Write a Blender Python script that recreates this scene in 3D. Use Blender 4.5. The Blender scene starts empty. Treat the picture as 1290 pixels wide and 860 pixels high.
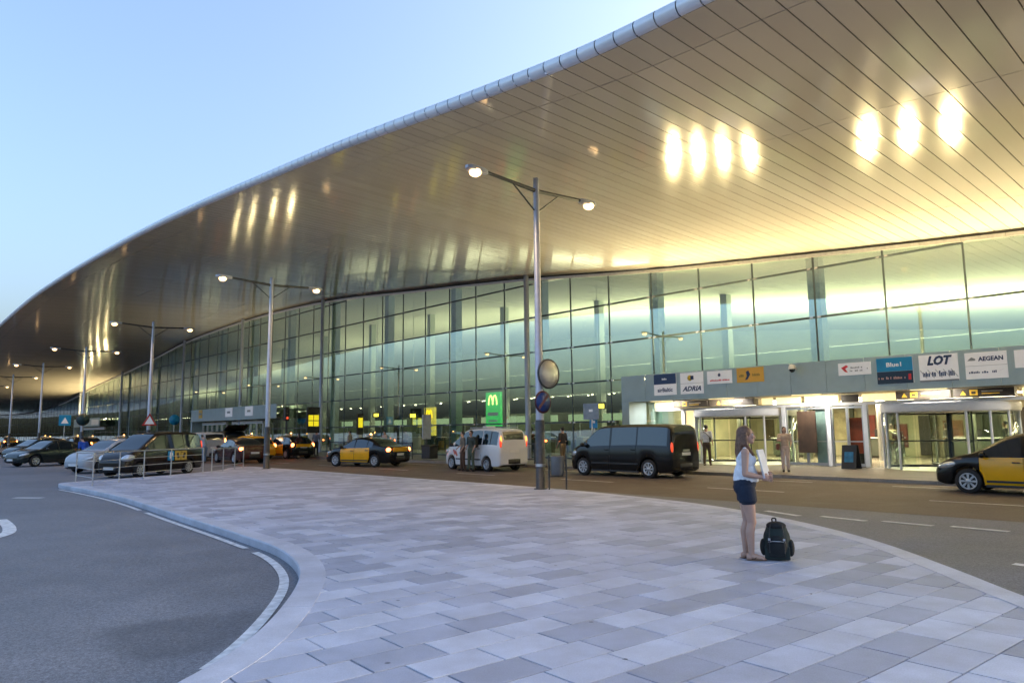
import bpy, bmesh, math, random
from mathutils import Vector, Matrix
random.seed(7)
S = bpy.context.scene
COL = S.collection
R = math.radians

# ------------------------------------------------------------------ camera
cam_d = bpy.data.cameras.new('camera'); cam = bpy.data.objects.new('camera', cam_d); COL.objects.link(cam)
CAM_H = 1.65
cam_d.sensor_width = 36.0
cam_d.lens = 36.0 * 912 / 1290
cam_d.clip_start = 0.1; cam_d.clip_end = 3000
cam.location = (0, 0, CAM_H)
pitch = math.atan(111.3 / 912)
cam.rotation_euler = (Matrix.Rotation(R(90) + pitch, 3, 'X') @ Matrix.Rotation(R(-0.66), 3, 'Z')).to_euler()
S.camera = cam
# ------------------------------------------------------------------ sky, sun, exposure (dusk)
SUN_EL, SUN_AZ = 18.0, 75.0
w = bpy.data.worlds.new('World'); S.world = w; w.use_nodes = True
nt = w.node_tree
bg = nt.nodes['Background']
sky = nt.nodes.new('ShaderNodeTexSky'); sky.sky_type = 'NISHITA'; sky.sun_disc = False
sky.sun_elevation = R(SUN_EL); sky.sun_rotation = R(SUN_AZ)
sky.air_density = 1.0; sky.dust_density = 7.3; sky.ozone_density = 2.7; sky.altitude = 0
nt.links.new(sky.outputs[0], bg.inputs[0]); bg.inputs[1].default_value = 0.14
sl = bpy.data.lights.new('sun', 'SUN'); sl.energy = 0.3; sl.angle = R(20); sl.color = (1, .86, .72)
sun = bpy.data.objects.new('sun', sl); COL.objects.link(sun)
az = R(SUN_AZ); el = R(SUN_EL)
sun.rotation_euler = Vector((math.sin(az) * math.cos(el), math.cos(az) * math.cos(el), math.sin(el))).to_track_quat('Z', 'Y').to_euler()
vs = S.view_settings
vs.view_transform = 'Standard'; vs.look = 'None'; vs.gamma = 1; vs.use_curve_mapping = False
vs.exposure = 2.0
cy = S.cycles
cy.use_denoising = True
try: cy.denoiser = 'OPENIMAGEDENOISE'
except Exception: pass
cy.use_adaptive_sampling = True; cy.adaptive_threshold = .02
cy.max_bounces = 6; cy.diffuse_bounces = 2; cy.glossy_bounces = 4; cy.transparent_max_bounces = 12; cy.transmission_bounces = 4
cy.caustics_reflective = False; cy.caustics_refractive = False
cy.sample_clamp_indirect = 4.0
# ------------------------------------------------------------------ frame of the street: t along the front of the terminal, d out from it
TH = R(42.5)
U = Vector((-math.sin(TH), math.cos(TH), 0)); N = Vector((-math.cos(TH), -math.sin(TH), 0))
P0 = Vector((14.2, 29.05, 0)); PHI = R(132.5)
def W(t, d, z=0.0): return P0 + U * t + N * d + Vector((0, 0, z))
def toT(x, y):
    v = Vector((x, y, 0)) - P0; return v.dot(U), v.dot(N)
ROAD = -0.12
def lerp(x, pts):
    if x <= pts[0][0]: return pts[0][1]
    for a, b in zip(pts, pts[1:]):
        if x <= b[0]:
            k = (x - a[0]) / (b[0] - a[0]); return a[1] + (b[1] - a[1]) * k
    return pts[-1][1]
def cubic(x, pts):                       # smooth curve through points (monotone enough)
    if x <= pts[0][0]: return pts[0][1]
    if x >= pts[-1][0]: return pts[-1][1]
    n = len(pts)
    for i in range(n - 1):
        if x <= pts[i + 1][0]: break
    def m(j):
        if j == 0: return (pts[1][1] - pts[0][1]) / (pts[1][0] - pts[0][0])
        if j == n - 1: return (pts[-1][1] - pts[-2][1]) / (pts[-1][0] - pts[-2][0])
        return (pts[j + 1][1] - pts[j - 1][1]) / (pts[j + 1][0] - pts[j - 1][0])
    x0, y0 = pts[i]; x1, y1 = pts[i + 1]; h = x1 - x0; k = (x - x0) / h
    return ((2*k**3 - 3*k*k + 1) * y0 + (k**3 - 2*k*k + k) * h * m(i) + (-2*k**3 + 3*k*k) * y1 + (k**3 - k*k) * h * m(i + 1))

# ------------------------------------------------------------------ materials (all procedural)
MATS = {}
def mat(name, col, rough=.5, metal=0., var=.12, scale=6., bump=0., bscale=40., emit=None, estr=0., spec=.5, coat=0., rvar=0.):
    if name in MATS: return MATS[name]
    m = bpy.data.materials.new(name); m.use_nodes = True; MATS[name] = m
    t = m.node_tree; b = t.nodes['Principled BSDF']
    b.inputs['Roughness'].default_value = rough; b.inputs['Metallic'].default_value = metal
    b.inputs['Specular IOR Level'].default_value = spec
    b.inputs['Coat Weight'].default_value = coat; b.inputs['Coat Roughness'].default_value = .05
    tc = t.nodes.new('ShaderNodeTexCoord')
    nz = t.nodes.new('ShaderNodeTexNoise'); nz.inputs['Scale'].default_value = scale; nz.inputs['Detail'].default_value = 5
    t.links.new(tc.outputs['Object'], nz.inputs['Vector'])
    rp = t.nodes.new('ShaderNodeValToRGB')
    rp.color_ramp.elements[0].position = .3; rp.color_ramp.elements[1].position = .7
    rp.color_ramp.elements[0].color = [c * (1 - var) for c in col[:3]] + [1]
    rp.color_ramp.elements[1].color = [min(1, c * (1 + var)) for c in col[:3]] + [1]
    t.links.new(nz.outputs[0], rp.inputs[0]); t.links.new(rp.outputs[0], b.inputs['Base Color'])
    if rvar:
        mr = t.nodes.new('ShaderNodeMapRange'); mr.inputs[3].default_value = max(.02, rough - rvar); mr.inputs[4].default_value = rough + rvar
        t.links.new(nz.outputs[0], mr.inputs[0]); t.links.new(mr.outputs[0], b.inputs['Roughness'])
    if bump:
        n2 = t.nodes.new('ShaderNodeTexNoise'); n2.inputs['Scale'].default_value = bscale; n2.inputs['Detail'].default_value = 4
        t.links.new(tc.outputs['Object'], n2.inputs['Vector'])
        bp = t.nodes.new('ShaderNodeBump'); bp.inputs['Strength'].default_value = bump; bp.inputs['Distance'].default_value = .01
        t.links.new(n2.outputs[0], bp.inputs['Height']); t.links.new(bp.outputs[0], b.inputs['Normal'])
    if emit:
        b.inputs['Emission Color'].default_value = list(emit) + [1]; b.inputs['Emission Strength'].default_value = estr
    return m
def paint(name, col): return mat('paint_' + name, col, .2, 0, .04, 3, coat=.1, rvar=.04, spec=.4)

def stone_mat(name, c0, c1, c2, scale_detail=14.):
    m = bpy.data.materials.new(name); m.use_nodes = True; MATS[name] = m
    t = m.node_tree; b = t.nodes['Principled BSDF']; L = t.links.new
    g = t.nodes.new('ShaderNodeNewGeometry'); oi = t.nodes.new('ShaderNodeObjectInfo')
    ad = t.nodes.new('ShaderNodeMath'); ad.operation = 'ADD'; L(g.outputs['Random Per Island'], ad.inputs[0]); L(oi.outputs['Random'], ad.inputs[1])
    fr = t.nodes.new('ShaderNodeMath'); fr.operation = 'FRACT'; L(ad.outputs[0], fr.inputs[0])
    rp = t.nodes.new('ShaderNodeValToRGB'); e = rp.color_ramp.elements
    e[0].color = list(c0) + [1]; e[1].color = list(c2) + [1]
    x = e.new(.45); x.color = list(c1) + [1]
    L(fr.outputs[0], rp.inputs[0])
    tc = t.nodes.new('ShaderNodeNewGeometry')
    nz = t.nodes.new('ShaderNodeTexNoise'); nz.inputs['Scale'].default_value = 1.9; nz.inputs['Detail'].default_value = 7; nz.inputs['Roughness'].default_value = .62
    L(tc.outputs['Position'], nz.inputs['Vector'])
    mr = t.nodes.new('ShaderNodeMapRange'); mr.inputs[1].default_value = .3; mr.inputs[2].default_value = .7; mr.inputs[3].default_value = .80; mr.inputs[4].default_value = 1.14
    L(nz.outputs[0], mr.inputs[0])
    sp = t.nodes.new('ShaderNodeTexNoise'); sp.inputs['Scale'].default_value = 90; sp.inputs['Detail'].default_value = 3
    L(tc.outputs['Position'], sp.inputs['Vector'])
    m2 = t.nodes.new('ShaderNodeMapRange'); m2.inputs[1].default_value = .3; m2.inputs[2].default_value = .7; m2.inputs[3].default_value = .9; m2.inputs[4].default_value = 1.1
    L(sp.outputs[0], m2.inputs[0])
    # dark chewing-gum spots
    vo = t.nodes.new('ShaderNodeTexVoronoi'); vo.inputs['Scale'].default_value = 1.7; L(tc.outputs['Position'], vo.inputs['Vector'])
    m3 = t.nodes.new('ShaderNodeMapRange'); m3.inputs[1].default_value = .028; m3.inputs[2].default_value = .045; m3.inputs[3].default_value = .35; m3.inputs[4].default_value = 1.0
    L(vo.outputs['Distance'], m3.inputs[0])
    def mul(a, bb):
        q = t.nodes.new('ShaderNodeMath'); q.operation = 'MULTIPLY'; L(a, q.inputs[0]); L(bb, q.inputs[1]); return q.outputs[0]
    k = mul(mul(mr.outputs[0], m2.outputs[0]), m3.outputs[0])
    mx = t.nodes.new('ShaderNodeVectorMath'); mx.operation = 'SCALE'; L(rp.outputs[0], mx.inputs[0]); L(k, mx.inputs['Scale'])
    L(mx.outputs[0], b.inputs['Base Color'])
    m4 = t.nodes.new('ShaderNodeMapRange'); m4.inputs[3].default_value = .42; m4.inputs[4].default_value = .68; L(nz.outputs[0], m4.inputs[0]); L(m4.outputs[0], b.inputs['Roughness'])
    bp = t.nodes.new('ShaderNodeBump'); bp.inputs['Strength'].default_value = .12; bp.inputs['Distance'].default_value = .006; L(sp.outputs[0], bp.inputs['Height']); L(bp.outputs[0], b.inputs['Normal'])
    return m
M_SLAB = stone_mat('paving_stone', (.315, .338, .42), (.42, .445, .54), (.545, .57, .665))
M_KERB = stone_mat('kerb_granite', (.46, .475, .55), (.50, .515, .59), (.54, .555, .63))
M_KERB2 = stone_mat('kerb_brown', (.20, .18, .16), (.23, .21, .19), (.26, .24, .22))
M_JOINT = mat('joint_sand', (.06, .06, .065), .9)

ROAD_Z = -.12
def asphalt():
    m = bpy.data.materials.new('asphalt'); m.use_nodes = True; t = m.node_tree; b = t.nodes['Principled BSDF']; L = t.links.new
    g = t.nodes.new('ShaderNodeNewGeometry')
    def noise(sc, det, r=.6):
        z = t.nodes.new('ShaderNodeTexNoise'); z.inputs['Scale'].default_value = sc; z.inputs['Detail'].default_value = det; z.inputs['Roughness'].default_value = r
        L(g.outputs['Position'], z.inputs['Vector']); return z.outputs[0]
    big = noise(.16, 4); mid = noise(1.1, 6); fine = noise(38, 4, .8); grit = noise(95, 2)
    def mr(a, lo, hi, f=.3, to=.7):
        q = t.nodes.new('ShaderNodeMapRange'); q.inputs[1].default_value = f; q.inputs[2].default_value = to; q.inputs[3].default_value = lo; q.inputs[4].default_value = hi; L(a, q.inputs[0]); return q.outputs[0]
    def mul(a, c):
        q = t.nodes.new('ShaderNodeMath'); q.operation = 'MULTIPLY'; L(a, q.inputs[0]); L(c, q.inputs[1]); return q.outputs[0]
    k = mul(mul(mr(big, .8, 1.2), mr(mid, .84, 1.14)), mul(mr(fine, .55, 1.45), mr(grit, .7, 1.35)))
    # oil-stained patch by the kerb
    ds = t.nodes.new('ShaderNodeVectorMath'); ds.operation = 'DISTANCE'; L(g.outputs['Position'], ds.inputs[0]); ds.inputs[1].default_value = (-2.95, 6.75, ROAD_Z)
    adn = t.nodes.new('ShaderNodeMath'); adn.operation = 'MULTIPLY_ADD'; L(mid, adn.inputs[0]); adn.inputs[1].default_value = 1.1; L(ds.outputs['Value'], adn.inputs[2])
    k = mul(k, mr(adn.outputs[0], .74, 1.0, 1.05, 1.3))
    rp = t.nodes.new('ShaderNodeVectorMath'); rp.operation = 'SCALE'; rp.inputs[0].default_value = (.172, .176, .194); L(k, rp.inputs['Scale'])
    L(rp.outputs[0], b.inputs['Base Color'])
    L(mr(mid, .55, .8), b.inputs['Roughness'])
    b.inputs['Specular IOR Level'].default_value = .35
    bp = t.nodes.new('ShaderNodeBump'); bp.inputs['Strength'].default_value = .5; bp.inputs['Distance'].default_value = .008; L(fine, bp.inputs['Height']); L(bp.outputs[0], b.inputs['Normal'])
    return m
M_ASPH = asphalt()
M_MARK = mat('road_paint', (.62, .63, .64), .6, 0, .28, 9, bump=.2)
M_SOFF = None
def soffit_mat():
    m = bpy.data.materials.new('brushed_soffit_panel'); m.use_nodes = True; t = m.node_tree; b = t.nodes['Principled BSDF']; L = t.links.new
    g = t.nodes.new('ShaderNodeNewGeometry'); oi = t.nodes.new('ShaderNodeObjectInfo')
    ad = t.nodes.new('ShaderNodeMath'); ad.operation = 'ADD'; L(g.outputs['Random Per Island'], ad.inputs[0]); L(oi.outputs['Random'], ad.inputs[1])
    fr = t.nodes.new('ShaderNodeMath'); fr.operation = 'FRACT'; L(ad.outputs[0], fr.inputs[0])
    rp = t.nodes.new('ShaderNodeValToRGB'); rp.color_ramp.elements[0].color = (.43, .40, .37, 1); rp.color_ramp.elements[1].color = (.47, .44, .41, 1)
    L(fr.outputs[0], rp.inputs[0]); L(rp.outputs[0], b.inputs['Base Color'])
    b.inputs['Metallic'].default_value = .16; b.inputs['Specular IOR Level'].default_value = .25; b.inputs['Roughness'].default_value = .13
    tc = t.nodes.new('ShaderNodeTexCoord'); mp = t.nodes.new('ShaderNodeMapping'); mp.inputs['Scale'].default_value = (.8, .35, .8)
    L(tc.outputs['Object'], mp.inputs[0])
    nz = t.nodes.new('ShaderNodeTexNoise'); nz.inputs['Scale'].default_value = 1.6; nz.inputs['Detail'].default_value = 3; L(mp.outputs[0], nz.inputs['Vector'])
    mr = t.nodes.new('ShaderNodeMapRange'); mr.inputs[3].default_value = .095; mr.inputs[4].default_value = .12; L(nz.outputs[0], mr.inputs[0]); L(mr.outputs[0], b.inputs['Roughness'])
    return m
M_SOFF = soffit_mat()
M_EAVE = mat('eave_metal', (.80, .83, .86), .3, .2, .04, 1.5)
def glass_mat(name, tint, refl_col, f0):
    m = bpy.data.materials.new(name); m.use_nodes = True; t = m.node_tree; L = t.links.new
    t.nodes.remove(t.nodes['Principled BSDF'])
    out = t.nodes['Material Output']
    gl = t.nodes.new('ShaderNodeBsdfGlossy'); gl.inputs['Color'].default_value = list(refl_col) + [1]; gl.inputs['Roughness'].default_value = .015
    tr = t.nodes.new('ShaderNodeBsdfTransparent'); tr.inputs['Color'].default_value = list(tint) + [1]
    ge = t.nodes.new('ShaderNodeNewGeometry'); dp = t.nodes.new('ShaderNodeVectorMath'); dp.operation = 'DOT_PRODUCT'; L(ge.outputs['Incoming'], dp.inputs[0]); L(ge.outputs['Normal'], dp.inputs[1])
    ab_ = t.nodes.new('ShaderNodeMath'); ab_.operation = 'ABSOLUTE'; L(dp.outputs['Value'], ab_.inputs[0])
    iv = t.nodes.new('ShaderNodeMath'); iv.operation = 'SUBTRACT'; iv.inputs[0].default_value = 1.; L(ab_.outputs[0], iv.inputs[1])
    fn = t.nodes.new('ShaderNodeMath'); fn.operation = 'POWER'; L(iv.outputs[0], fn.inputs[0]); fn.inputs[1].default_value = 4.5
    ma = t.nodes.new('ShaderNodeMath'); ma.operation = 'MULTIPLY_ADD'; ma.inputs[1].default_value = 1 - f0; ma.inputs[2].default_value = f0; L(fn.outputs[0], ma.inputs[0]); ma.use_clamp = True
    g = t.nodes.new('ShaderNodeNewGeometry')
    nz = t.nodes.new('ShaderNodeTexNoise'); nz.inputs['Scale'].default_value = .35; L(g.outputs['Position'], nz.inputs['Vector'])
    bp = t.nodes.new('ShaderNodeBump'); bp.inputs['Strength'].default_value = .06; bp.inputs['Distance'].default_value = .05; L(nz.outputs[0], bp.inputs['Height']); L(bp.outputs[0], gl.inputs['Normal'])
    mx = t.nodes.new('ShaderNodeMixShader'); L(ma.outputs[0], mx.inputs[0]); L(tr.outputs[0], mx.inputs[1]); L(gl.outputs[0], mx.inputs[2]); L(mx.outputs[0], out.inputs['Surface'])
    return m
M_GLASS = glass_mat('curtain_wall_glass', (.86, .95, .88), (.86, .95, .95), .26)
M_DGLASS = glass_mat('door_glass', (.88, .92, .88), (.9, .95, .95), .01)
M_CGLASS = mat('car_glass', (.008, .018, .026), .04, 0, .05, spec=1.0)
M_MULL = mat('mullion_metal', (.075, .10, .105), .5, .2)
M_STEEL = mat('brushed_steel', (.55, .56, .58), .32, .9, .08, 20)
M_WHITE = mat('white_metal', (.76, .77, .79), .5, 0, .04)
M_POLE = mat('pole_grey', (.42, .46, .55), .38, .35, .08, 8)
M_PDARK = mat('pole_dark', (.055, .062, .068), .5, .3, .2, 10)
M_FASC = mat('canopy_panel', (.36, .46, .50), .4, .2, .06, 2)
M_DARK = mat('dark_metal', (.03, .028, .026), .5, .3)
M_BLACK = mat('black_rubber', (.014, .014, .015), .75, 0, .2, 30, bump=.2)
M_PLAST = mat('black_plastic', (.02, .02, .022), .5)
M_PLATE = mat('plate_white', (.75, .75, .75), .4, 0, .03)
M_WARM = mat('lamp_glow', (1, .8, .5), .3, emit=(1, .60, .26), estr=1.3)
M_LIT = mat('lit_panel', (1, .9, .6), .5, emit=(1, .80, .36), estr=.32)
M_RED = mat('tail_lamp', (.35, .02, .01), .15, coat=.6, emit=(1, .09, .03), estr=.25)
M_REDLIT = mat('tail_lamp_lit', (.6, .05, .01), .15, emit=(1, .17, .04), estr=4.5)
M_HEAD = mat('head_lamp', (.62, .66, .7), .08, .5, .2, 30, coat=1.)
M_AMBER = mat('roof_lamp', (.8, .35, .05), .3, emit=(1, .42, .10), estr=4.0)
M_RIM = mat('wheel_rim', (.50, .53, .58), .3, .7, .1, 20)

# ------------------------------------------------------------------ mesh helpers
class MB:
    def __init__(s): s.v = []; s.f = []; s.sm = []
    def add(s, vs, fs, smooth=False):
        o = len(s.v); s.v += [tuple(q) for q in vs]; s.f += [tuple(i + o for i in f) for f in fs]; s.sm += [smooth] * len(fs)
        return s
    def box(s, c, sz, rz=0., rx=0., ry=0.):
        hx, hy, hz = sz[0] / 2, sz[1] / 2, sz[2] / 2
        m = Matrix.Rotation(rz, 3, 'Z') @ Matrix.Rotation(ry, 3, 'Y') @ Matrix.Rotation(rx, 3, 'X')
        vs = [Vector(c) + m @ Vector((x, y, z)) for z in (-hz, hz) for x, y in ((-hx, -hy), (hx, -hy), (hx, hy), (-hx, hy))]
        return s.add(vs, [(3, 2, 1, 0), (4, 5, 6, 7), (0, 1, 5, 4), (1, 2, 6, 5), (2, 3, 7, 6), (3, 0, 4, 7)])
    def bbox(s, a, b): return s.box([(p + q) / 2 for p, q in zip(a, b)], [abs(q - p) for p, q in zip(a, b)])
    def tube(s, a, b, r0, r1=None, n=10, caps=True):
        a = Vector(a); b = Vector(b); r1 = r0 if r1 is None else r1
        q = (b - a).to_track_quat('Z', 'Y'); vs = []
        for p, r in ((a, r0), (b, r1)):
            vs += [p + q @ Vector((r * math.cos(6.28318 * i / n), r * math.sin(6.28318 * i / n), 0)) for i in range(n)]
        s.add(vs, [(i, (i + 1) % n, n + (i + 1) % n, n + i) for i in range(n)], True)
        if caps: s.add(vs, [tuple(reversed(range(n))), tuple(range(n, 2 * n))])
        return s
    def path(s, pts, r, n=8):
        for a, b in zip(pts, pts[1:]): s.tube(a, b, r, r, n)
        return s
    def prism(s, poly, z0, z1):
        n = len(poly)
        vs = [(x, y, z0) for x, y in poly] + [(x, y, z1) for x, y in poly]
        return s.add(vs, [tuple(reversed(range(n))), tuple(range(n, 2 * n))] + [(i, (i + 1) % n, n + (i + 1) % n, n + i) for i in range(n)])
    def lathe(s, prof, n=20, c=(0, 0, 0), axis='Z'):      # prof: (r, h)
        vs = []
        for r, h in prof:
            for i in range(n):
                a = 6.28318 * i / n; x, y, z = r * math.cos(a), r * math.sin(a), h
                if axis == 'Y': x, y, z = x, z, y
                if axis == 'X': x, y, z = z, x, y
                vs.append((c[0] + x, c[1] + y, c[2] + z))
        k = len(prof)
        return s.add(vs, [(j * n + i, j * n + (i + 1) % n, (j + 1) * n + (i + 1) % n, (j + 1) * n + i) for j in range(k - 1) for i in range(n)], True)
    def ell(s, c, r, n=12, k=8, rot=None):
        vs = []; rot = rot or Matrix.Identity(3)
        for j in range(k + 1):
            ph = math.pi * j / k
            for i in range(n):
                a = 6.28318 * i / n
                vs.append(Vector(c) + rot @ Vector((r[0] * math.sin(ph) * math.cos(a), r[1] * math.sin(ph) * math.sin(a), r[2] * math.cos(ph))))
        return s.add(vs, [(j * n + i, (j + 1) * n + i, (j + 1) * n + (i + 1) % n, j * n + (i + 1) % n) for j in range(k) for i in range(n)], True)
    def cap(s, a, b, r0, r1, n=12):                       # tapered capsule
        s.tube(a, b, r0, r1, n); s.ell(a, (r0, r0, r0), n, 8); s.ell(b, (r1, r1, r1), n, 8); return s
    def mesh(s, name):
        me = bpy.data.meshes.new(name); me.from_pydata(s.v, [], s.f)
        me.polygons.foreach_set('use_smooth', s.sm); me.update()
        return me
    def build(s, name, m, parent=None, loc=None, rz=None):
        me = s.mesh(name); me.materials.append(m)
        return link(name, me, parent, loc, rz)
def link(name, data, parent=None, loc=None, rz=None):
    o = bpy.data.objects.new(name, data); COL.objects.link(o)
    if parent is not None: o.parent = parent
    if loc is not None: o.location = loc
    if rz is not None: o.rotation_euler = (0, 0, rz)
    return o
def bevel(o, wd=.01, seg=2):
    b = o.modifiers.new('bevel', 'BEVEL'); b.width = wd; b.segments = seg; b.limit_method = 'ANGLE'; b.angle_limit = R(40)
    return o
def fixn(o):
    bm = bmesh.new(); bm.from_mesh(o.data); bmesh.ops.recalc_face_normals(bm, faces=bm.faces); bm.to_mesh(o.data); bm.free(); return o
def tag(o, label=None, cat=None, group=None, kind=None):
    if label: o['label'] = label
    if cat: o['category'] = cat
    if group: o['group'] = group
    if kind: o['kind'] = kind
    return o
def thing(name, label, cat, loc=(0, 0, 0), rz=0., group=None):
    return tag(link(name, None, None, loc, rz), label, cat, group)
def struct(o, kind='structure'): o['kind'] = kind; return o
TXT = {}
def text_mesh(body, size, bold=0.0, shear=0., spacing=1.):
    key = (body, size, bold, shear, spacing)
    if key not in TXT:
        cu = bpy.data.curves.new('text', 'FONT'); cu.body = body; cu.size = size; cu.align_x = 'CENTER'; cu.align_y = 'CENTER'
        cu.extrude = .002; cu.offset = bold; cu.shear = shear; cu.space_character = spacing; cu.resolution_u = 2
        o = bpy.data.objects.new('text', cu); COL.objects.link(o)
        dg = bpy.context.evaluated_depsgraph_get(); dg.update()
        me = bpy.data.meshes.new_from_object(o.evaluated_get(dg)); TXT[key] = me
        bpy.data.objects.remove(o)
    return TXT[key].copy()
def text(parent, body, size, m, loc, rot, width=None, bold=0.0, shear=0., name='lettering'):
    me = text_mesh(body, size, bold, shear); me.materials.clear(); me.materials.append(m)
    o = link(name, me, parent, loc); o.rotation_euler = rot
    if width:
        xs = [v.co.x for v in me.vertices]; wd = max(xs) - min(xs)
        if wd > 0: o.scale = (width / wd, 1, 1)
    return o
# ------------------------------------------------------------------ ground and plaza
g = MB().add([(-900, -300, ROAD), (900, -300, ROAD), (900, 1200, ROAD), (-900, 1200, ROAD)], [(0, 1, 2, 3)]).build('ground', M_ASPH); struct(g)
def w2(t, d): p = W(t, d); return (p.x, p.y)
BP = [(-6.0, -6), (-3.8, 0), (-2.62, 3.4), (-2.27, 5.07), (-2.17, 5.7), (-2.17, 6.43), (-2.3, 7.63), (-2.5, 8.66), (-2.8, 9.54), (-3.41, 10.71), (-4.56, 12.25), (-6.68, 14.9), (-10.6, 19.78),
      (-13.2, 22.6), (-15.31, 24.79), (-15.75, 25.6), (-15.45, 26.4), (-14.5, 28.2), (-13.6, 31), (-13.3, 33.5), (-13.6, 35.4), (-13.0, 36.2), w2(22, 15.15), w2(19.2, 15.1), w2(10, 15.15), w2(3, 15.25), (2.97, 18.07), (4.26, 15.69), (4.97, 13.17), (5.22, 10.81), (5.09, 8.68), (4.93, 7.27), (4.8, 5), (4.9, 0), (5.6, -6)]
def catmull(P, step=.12):
    out = []
    for i in range(len(P) - 1):
        p0 = Vector(P[max(i - 1, 0)]); p1 = Vector(P[i]); p2 = Vector(P[i + 1]); p3 = Vector(P[min(i + 2, len(P) - 1)])
        L = (p2 - p1).length; n = max(1, int(L / step)); al = .5
        t0 = 0.; t1 = t0 + max(1e-4, (p1 - p0).length ** al); t2 = t1 + (p2 - p1).length ** al; t3 = t2 + max(1e-4, (p3 - p2).length ** al)
        for k in range(n):
            t = t1 + (t2 - t1) * k / n
            a1 = p0 * ((t1 - t) / (t1 - t0)) + p1 * ((t - t0) / (t1 - t0)); a2 = p1 * ((t2 - t) / (t2 - t1)) + p2 * ((t - t1) / (t2 - t1)); a3 = p2 * ((t3 - t) / (t3 - t2)) + p3 * ((t - t2) / (t3 - t2))
            b1 = a1 * ((t2 - t) / (t2 - t0)) + a2 * ((t - t0) / (t2 - t0)); b2 = a2 * ((t3 - t) / (t3 - t1)) + a3 * ((t - t1) / (t3 - t1))
            out.append(b1 * ((t2 - t) / (t2 - t1)) + b2 * ((t - t1) / (t2 - t1)))
    out.append(Vector(P[-1])); return out
BC = catmull(BP)
def normals(C):          # inward normals (the plaza lies to the right of the direction of travel)
    out = []
    for i in range(len(C)):
        a = C[max(0, i - 2)]; b = C[min(len(C) - 1, i + 2)]; v = (b - a).normalized(); out.append(Vector((v.y, -v.x)))
    return out
BN = normals(BC)
KW = .30
poly = [(c + n * .05) for c, n in zip(BC, BN)]
plaza = MB().prism([(p.x, p.y) for p in reversed(poly[::2])], -.30, -.03).build('plaza', M_JOINT); fixn(plaza); struct(plaza)
# kerb stones, each its own piece
acc = 0.; start = 0
for i in range(1, len(BC)):
    acc += (BC[i] - BC[i - 1]).length
    if acc >= .98 or i == len(BC) - 1:
        if max(c.y for c in BC[start:i + 1]) > -1:
            m = MB(); idx = list(range(start, i + 1)); vs = []; nn = len(idx); zt = random.uniform(.003, .006)
            for q, j in enumerate(idx):
                c, n = BC[j], BN[j]; o = c.copy(); dv = (BC[min(j + 1, len(BC) - 1)] - BC[max(j - 1, 0)]).normalized()
                if q == 0: o = o + dv * .003
                if q == nn - 1: o = o - dv * .003
                for off, z in ((0.004, -.26), (0, -.012), (.012, zt), (KW, zt), (KW, -.1)):
                    vs.append((o.x + n.x * off, o.y + n.y * off, z))
            fs = []
            for q in range(nn - 1):
                for e in range(4): fs.append((q * 5 + e, q * 5 + e + 1, (q + 1) * 5 + e + 1, (q + 1) * 5 + e))
            fs.append((0, 1, 2, 3, 4)); fs.append(tuple((nn - 1) * 5 + e for e in (4, 3, 2, 1, 0)))
            m.add(vs, fs); k = m.build('kerb_stone', M_KERB, plaza); fixn(k)
        acc = 0.; start = i
# paving slabs
E1 = Vector((math.sin(R(51)), math.cos(R(51)))); E2 = Vector((-math.cos(R(51)), math.sin(R(51))))
SL, SW, GAP = .625, .375, .015
def slab_geo(pl, zt):
    # pl: polygon in world xy; chamfered top edge
    c = sum((Vector(p) for p in pl), Vector((0, 0))) / len(pl); n = len(pl)
    ins = []
    for p in pl:
        v = c - Vector(p); ins.append(Vector(p) + v.normalized() * .003)
    vs = [(p[0], p[1], zt - .05) for p in pl] + [(p[0], p[1], zt - .0015) for p in pl] + [(p.x, p.y, zt) for p in ins]
    fs = [(i, (i + 1) % n, n + (i + 1) % n, n + i) for i in range(n)] + [(n + i, n + (i + 1) % n, 2 * n + (i + 1) % n, 2 * n + i) for i in range(n)] + [tuple(range(2 * n, 3 * n))]
    return vs, fs
hl, hw = SL / 2 - GAP / 2, SW / 2 - GAP / 2
base_poly = [E1 * -hl + E2 * -hw, E1 * hl + E2 * -hw, E1 * hl + E2 * hw, E1 * -hl + E2 * hw]
full_me = MB().add(*slab_geo([(p.x, p.y) for p in base_poly], 0)).mesh('paving_slab'); full_me.materials.append(M_SLAB)
BS = [(c, n) for c, n in zip(BC, BN)][::2]
slabs = []
rng = random.Random(3)
for j in range(-70, 140):
    off = rng.uniform(0, SL) if rng.random() < .4 else (j % 2) * SL * .5 + rng.uniform(-.06, .06)
    for i in range(-60, 90):
        c = E1 * (i * SL + off) + E2 * (j * SW)
        if c.y < -3 or c.y > 38 or c.x < -17 or c.x > 6.5: continue
        bd = min(BS, key=lambda q: (q[0] - c).length_squared)
        sd = (c - bd[0]).dot(bd[1]) - .14
        if (c - bd[0]).length > 2.5 and sd < 0: continue
        if sd < -.4: continue
        pl = None
        if sd < .42:
            pp = [c + p for p in base_poly]; nn = bd[1]; o = bd[0] + nn * .14; out = []
            for a, b in zip(pp, pp[1:] + pp[:1]):
                da, db = (a - o).dot(nn), (b - o).dot(nn)
                if da >= 0: out.append(a)
                if da * db < 0: out.append(a + (b - a) * (da / (da - db)))
            if len(out) < 3: continue
            ar = abs(sum(a.x * b.y - a.y * b.x for a, b in zip(out, out[1:] + out[:1]))) / 2
            if ar < .004: continue
            pl = [(p.x, p.y) for p in out]
        slabs.append((c, pl))
def vis(c): return c.y > 4.4 and abs(c.x / c.y) < .78
slabs.sort(key=lambda q: (0 if vis(q[0]) else 1, q[0].length))
rest = MB()
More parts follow.
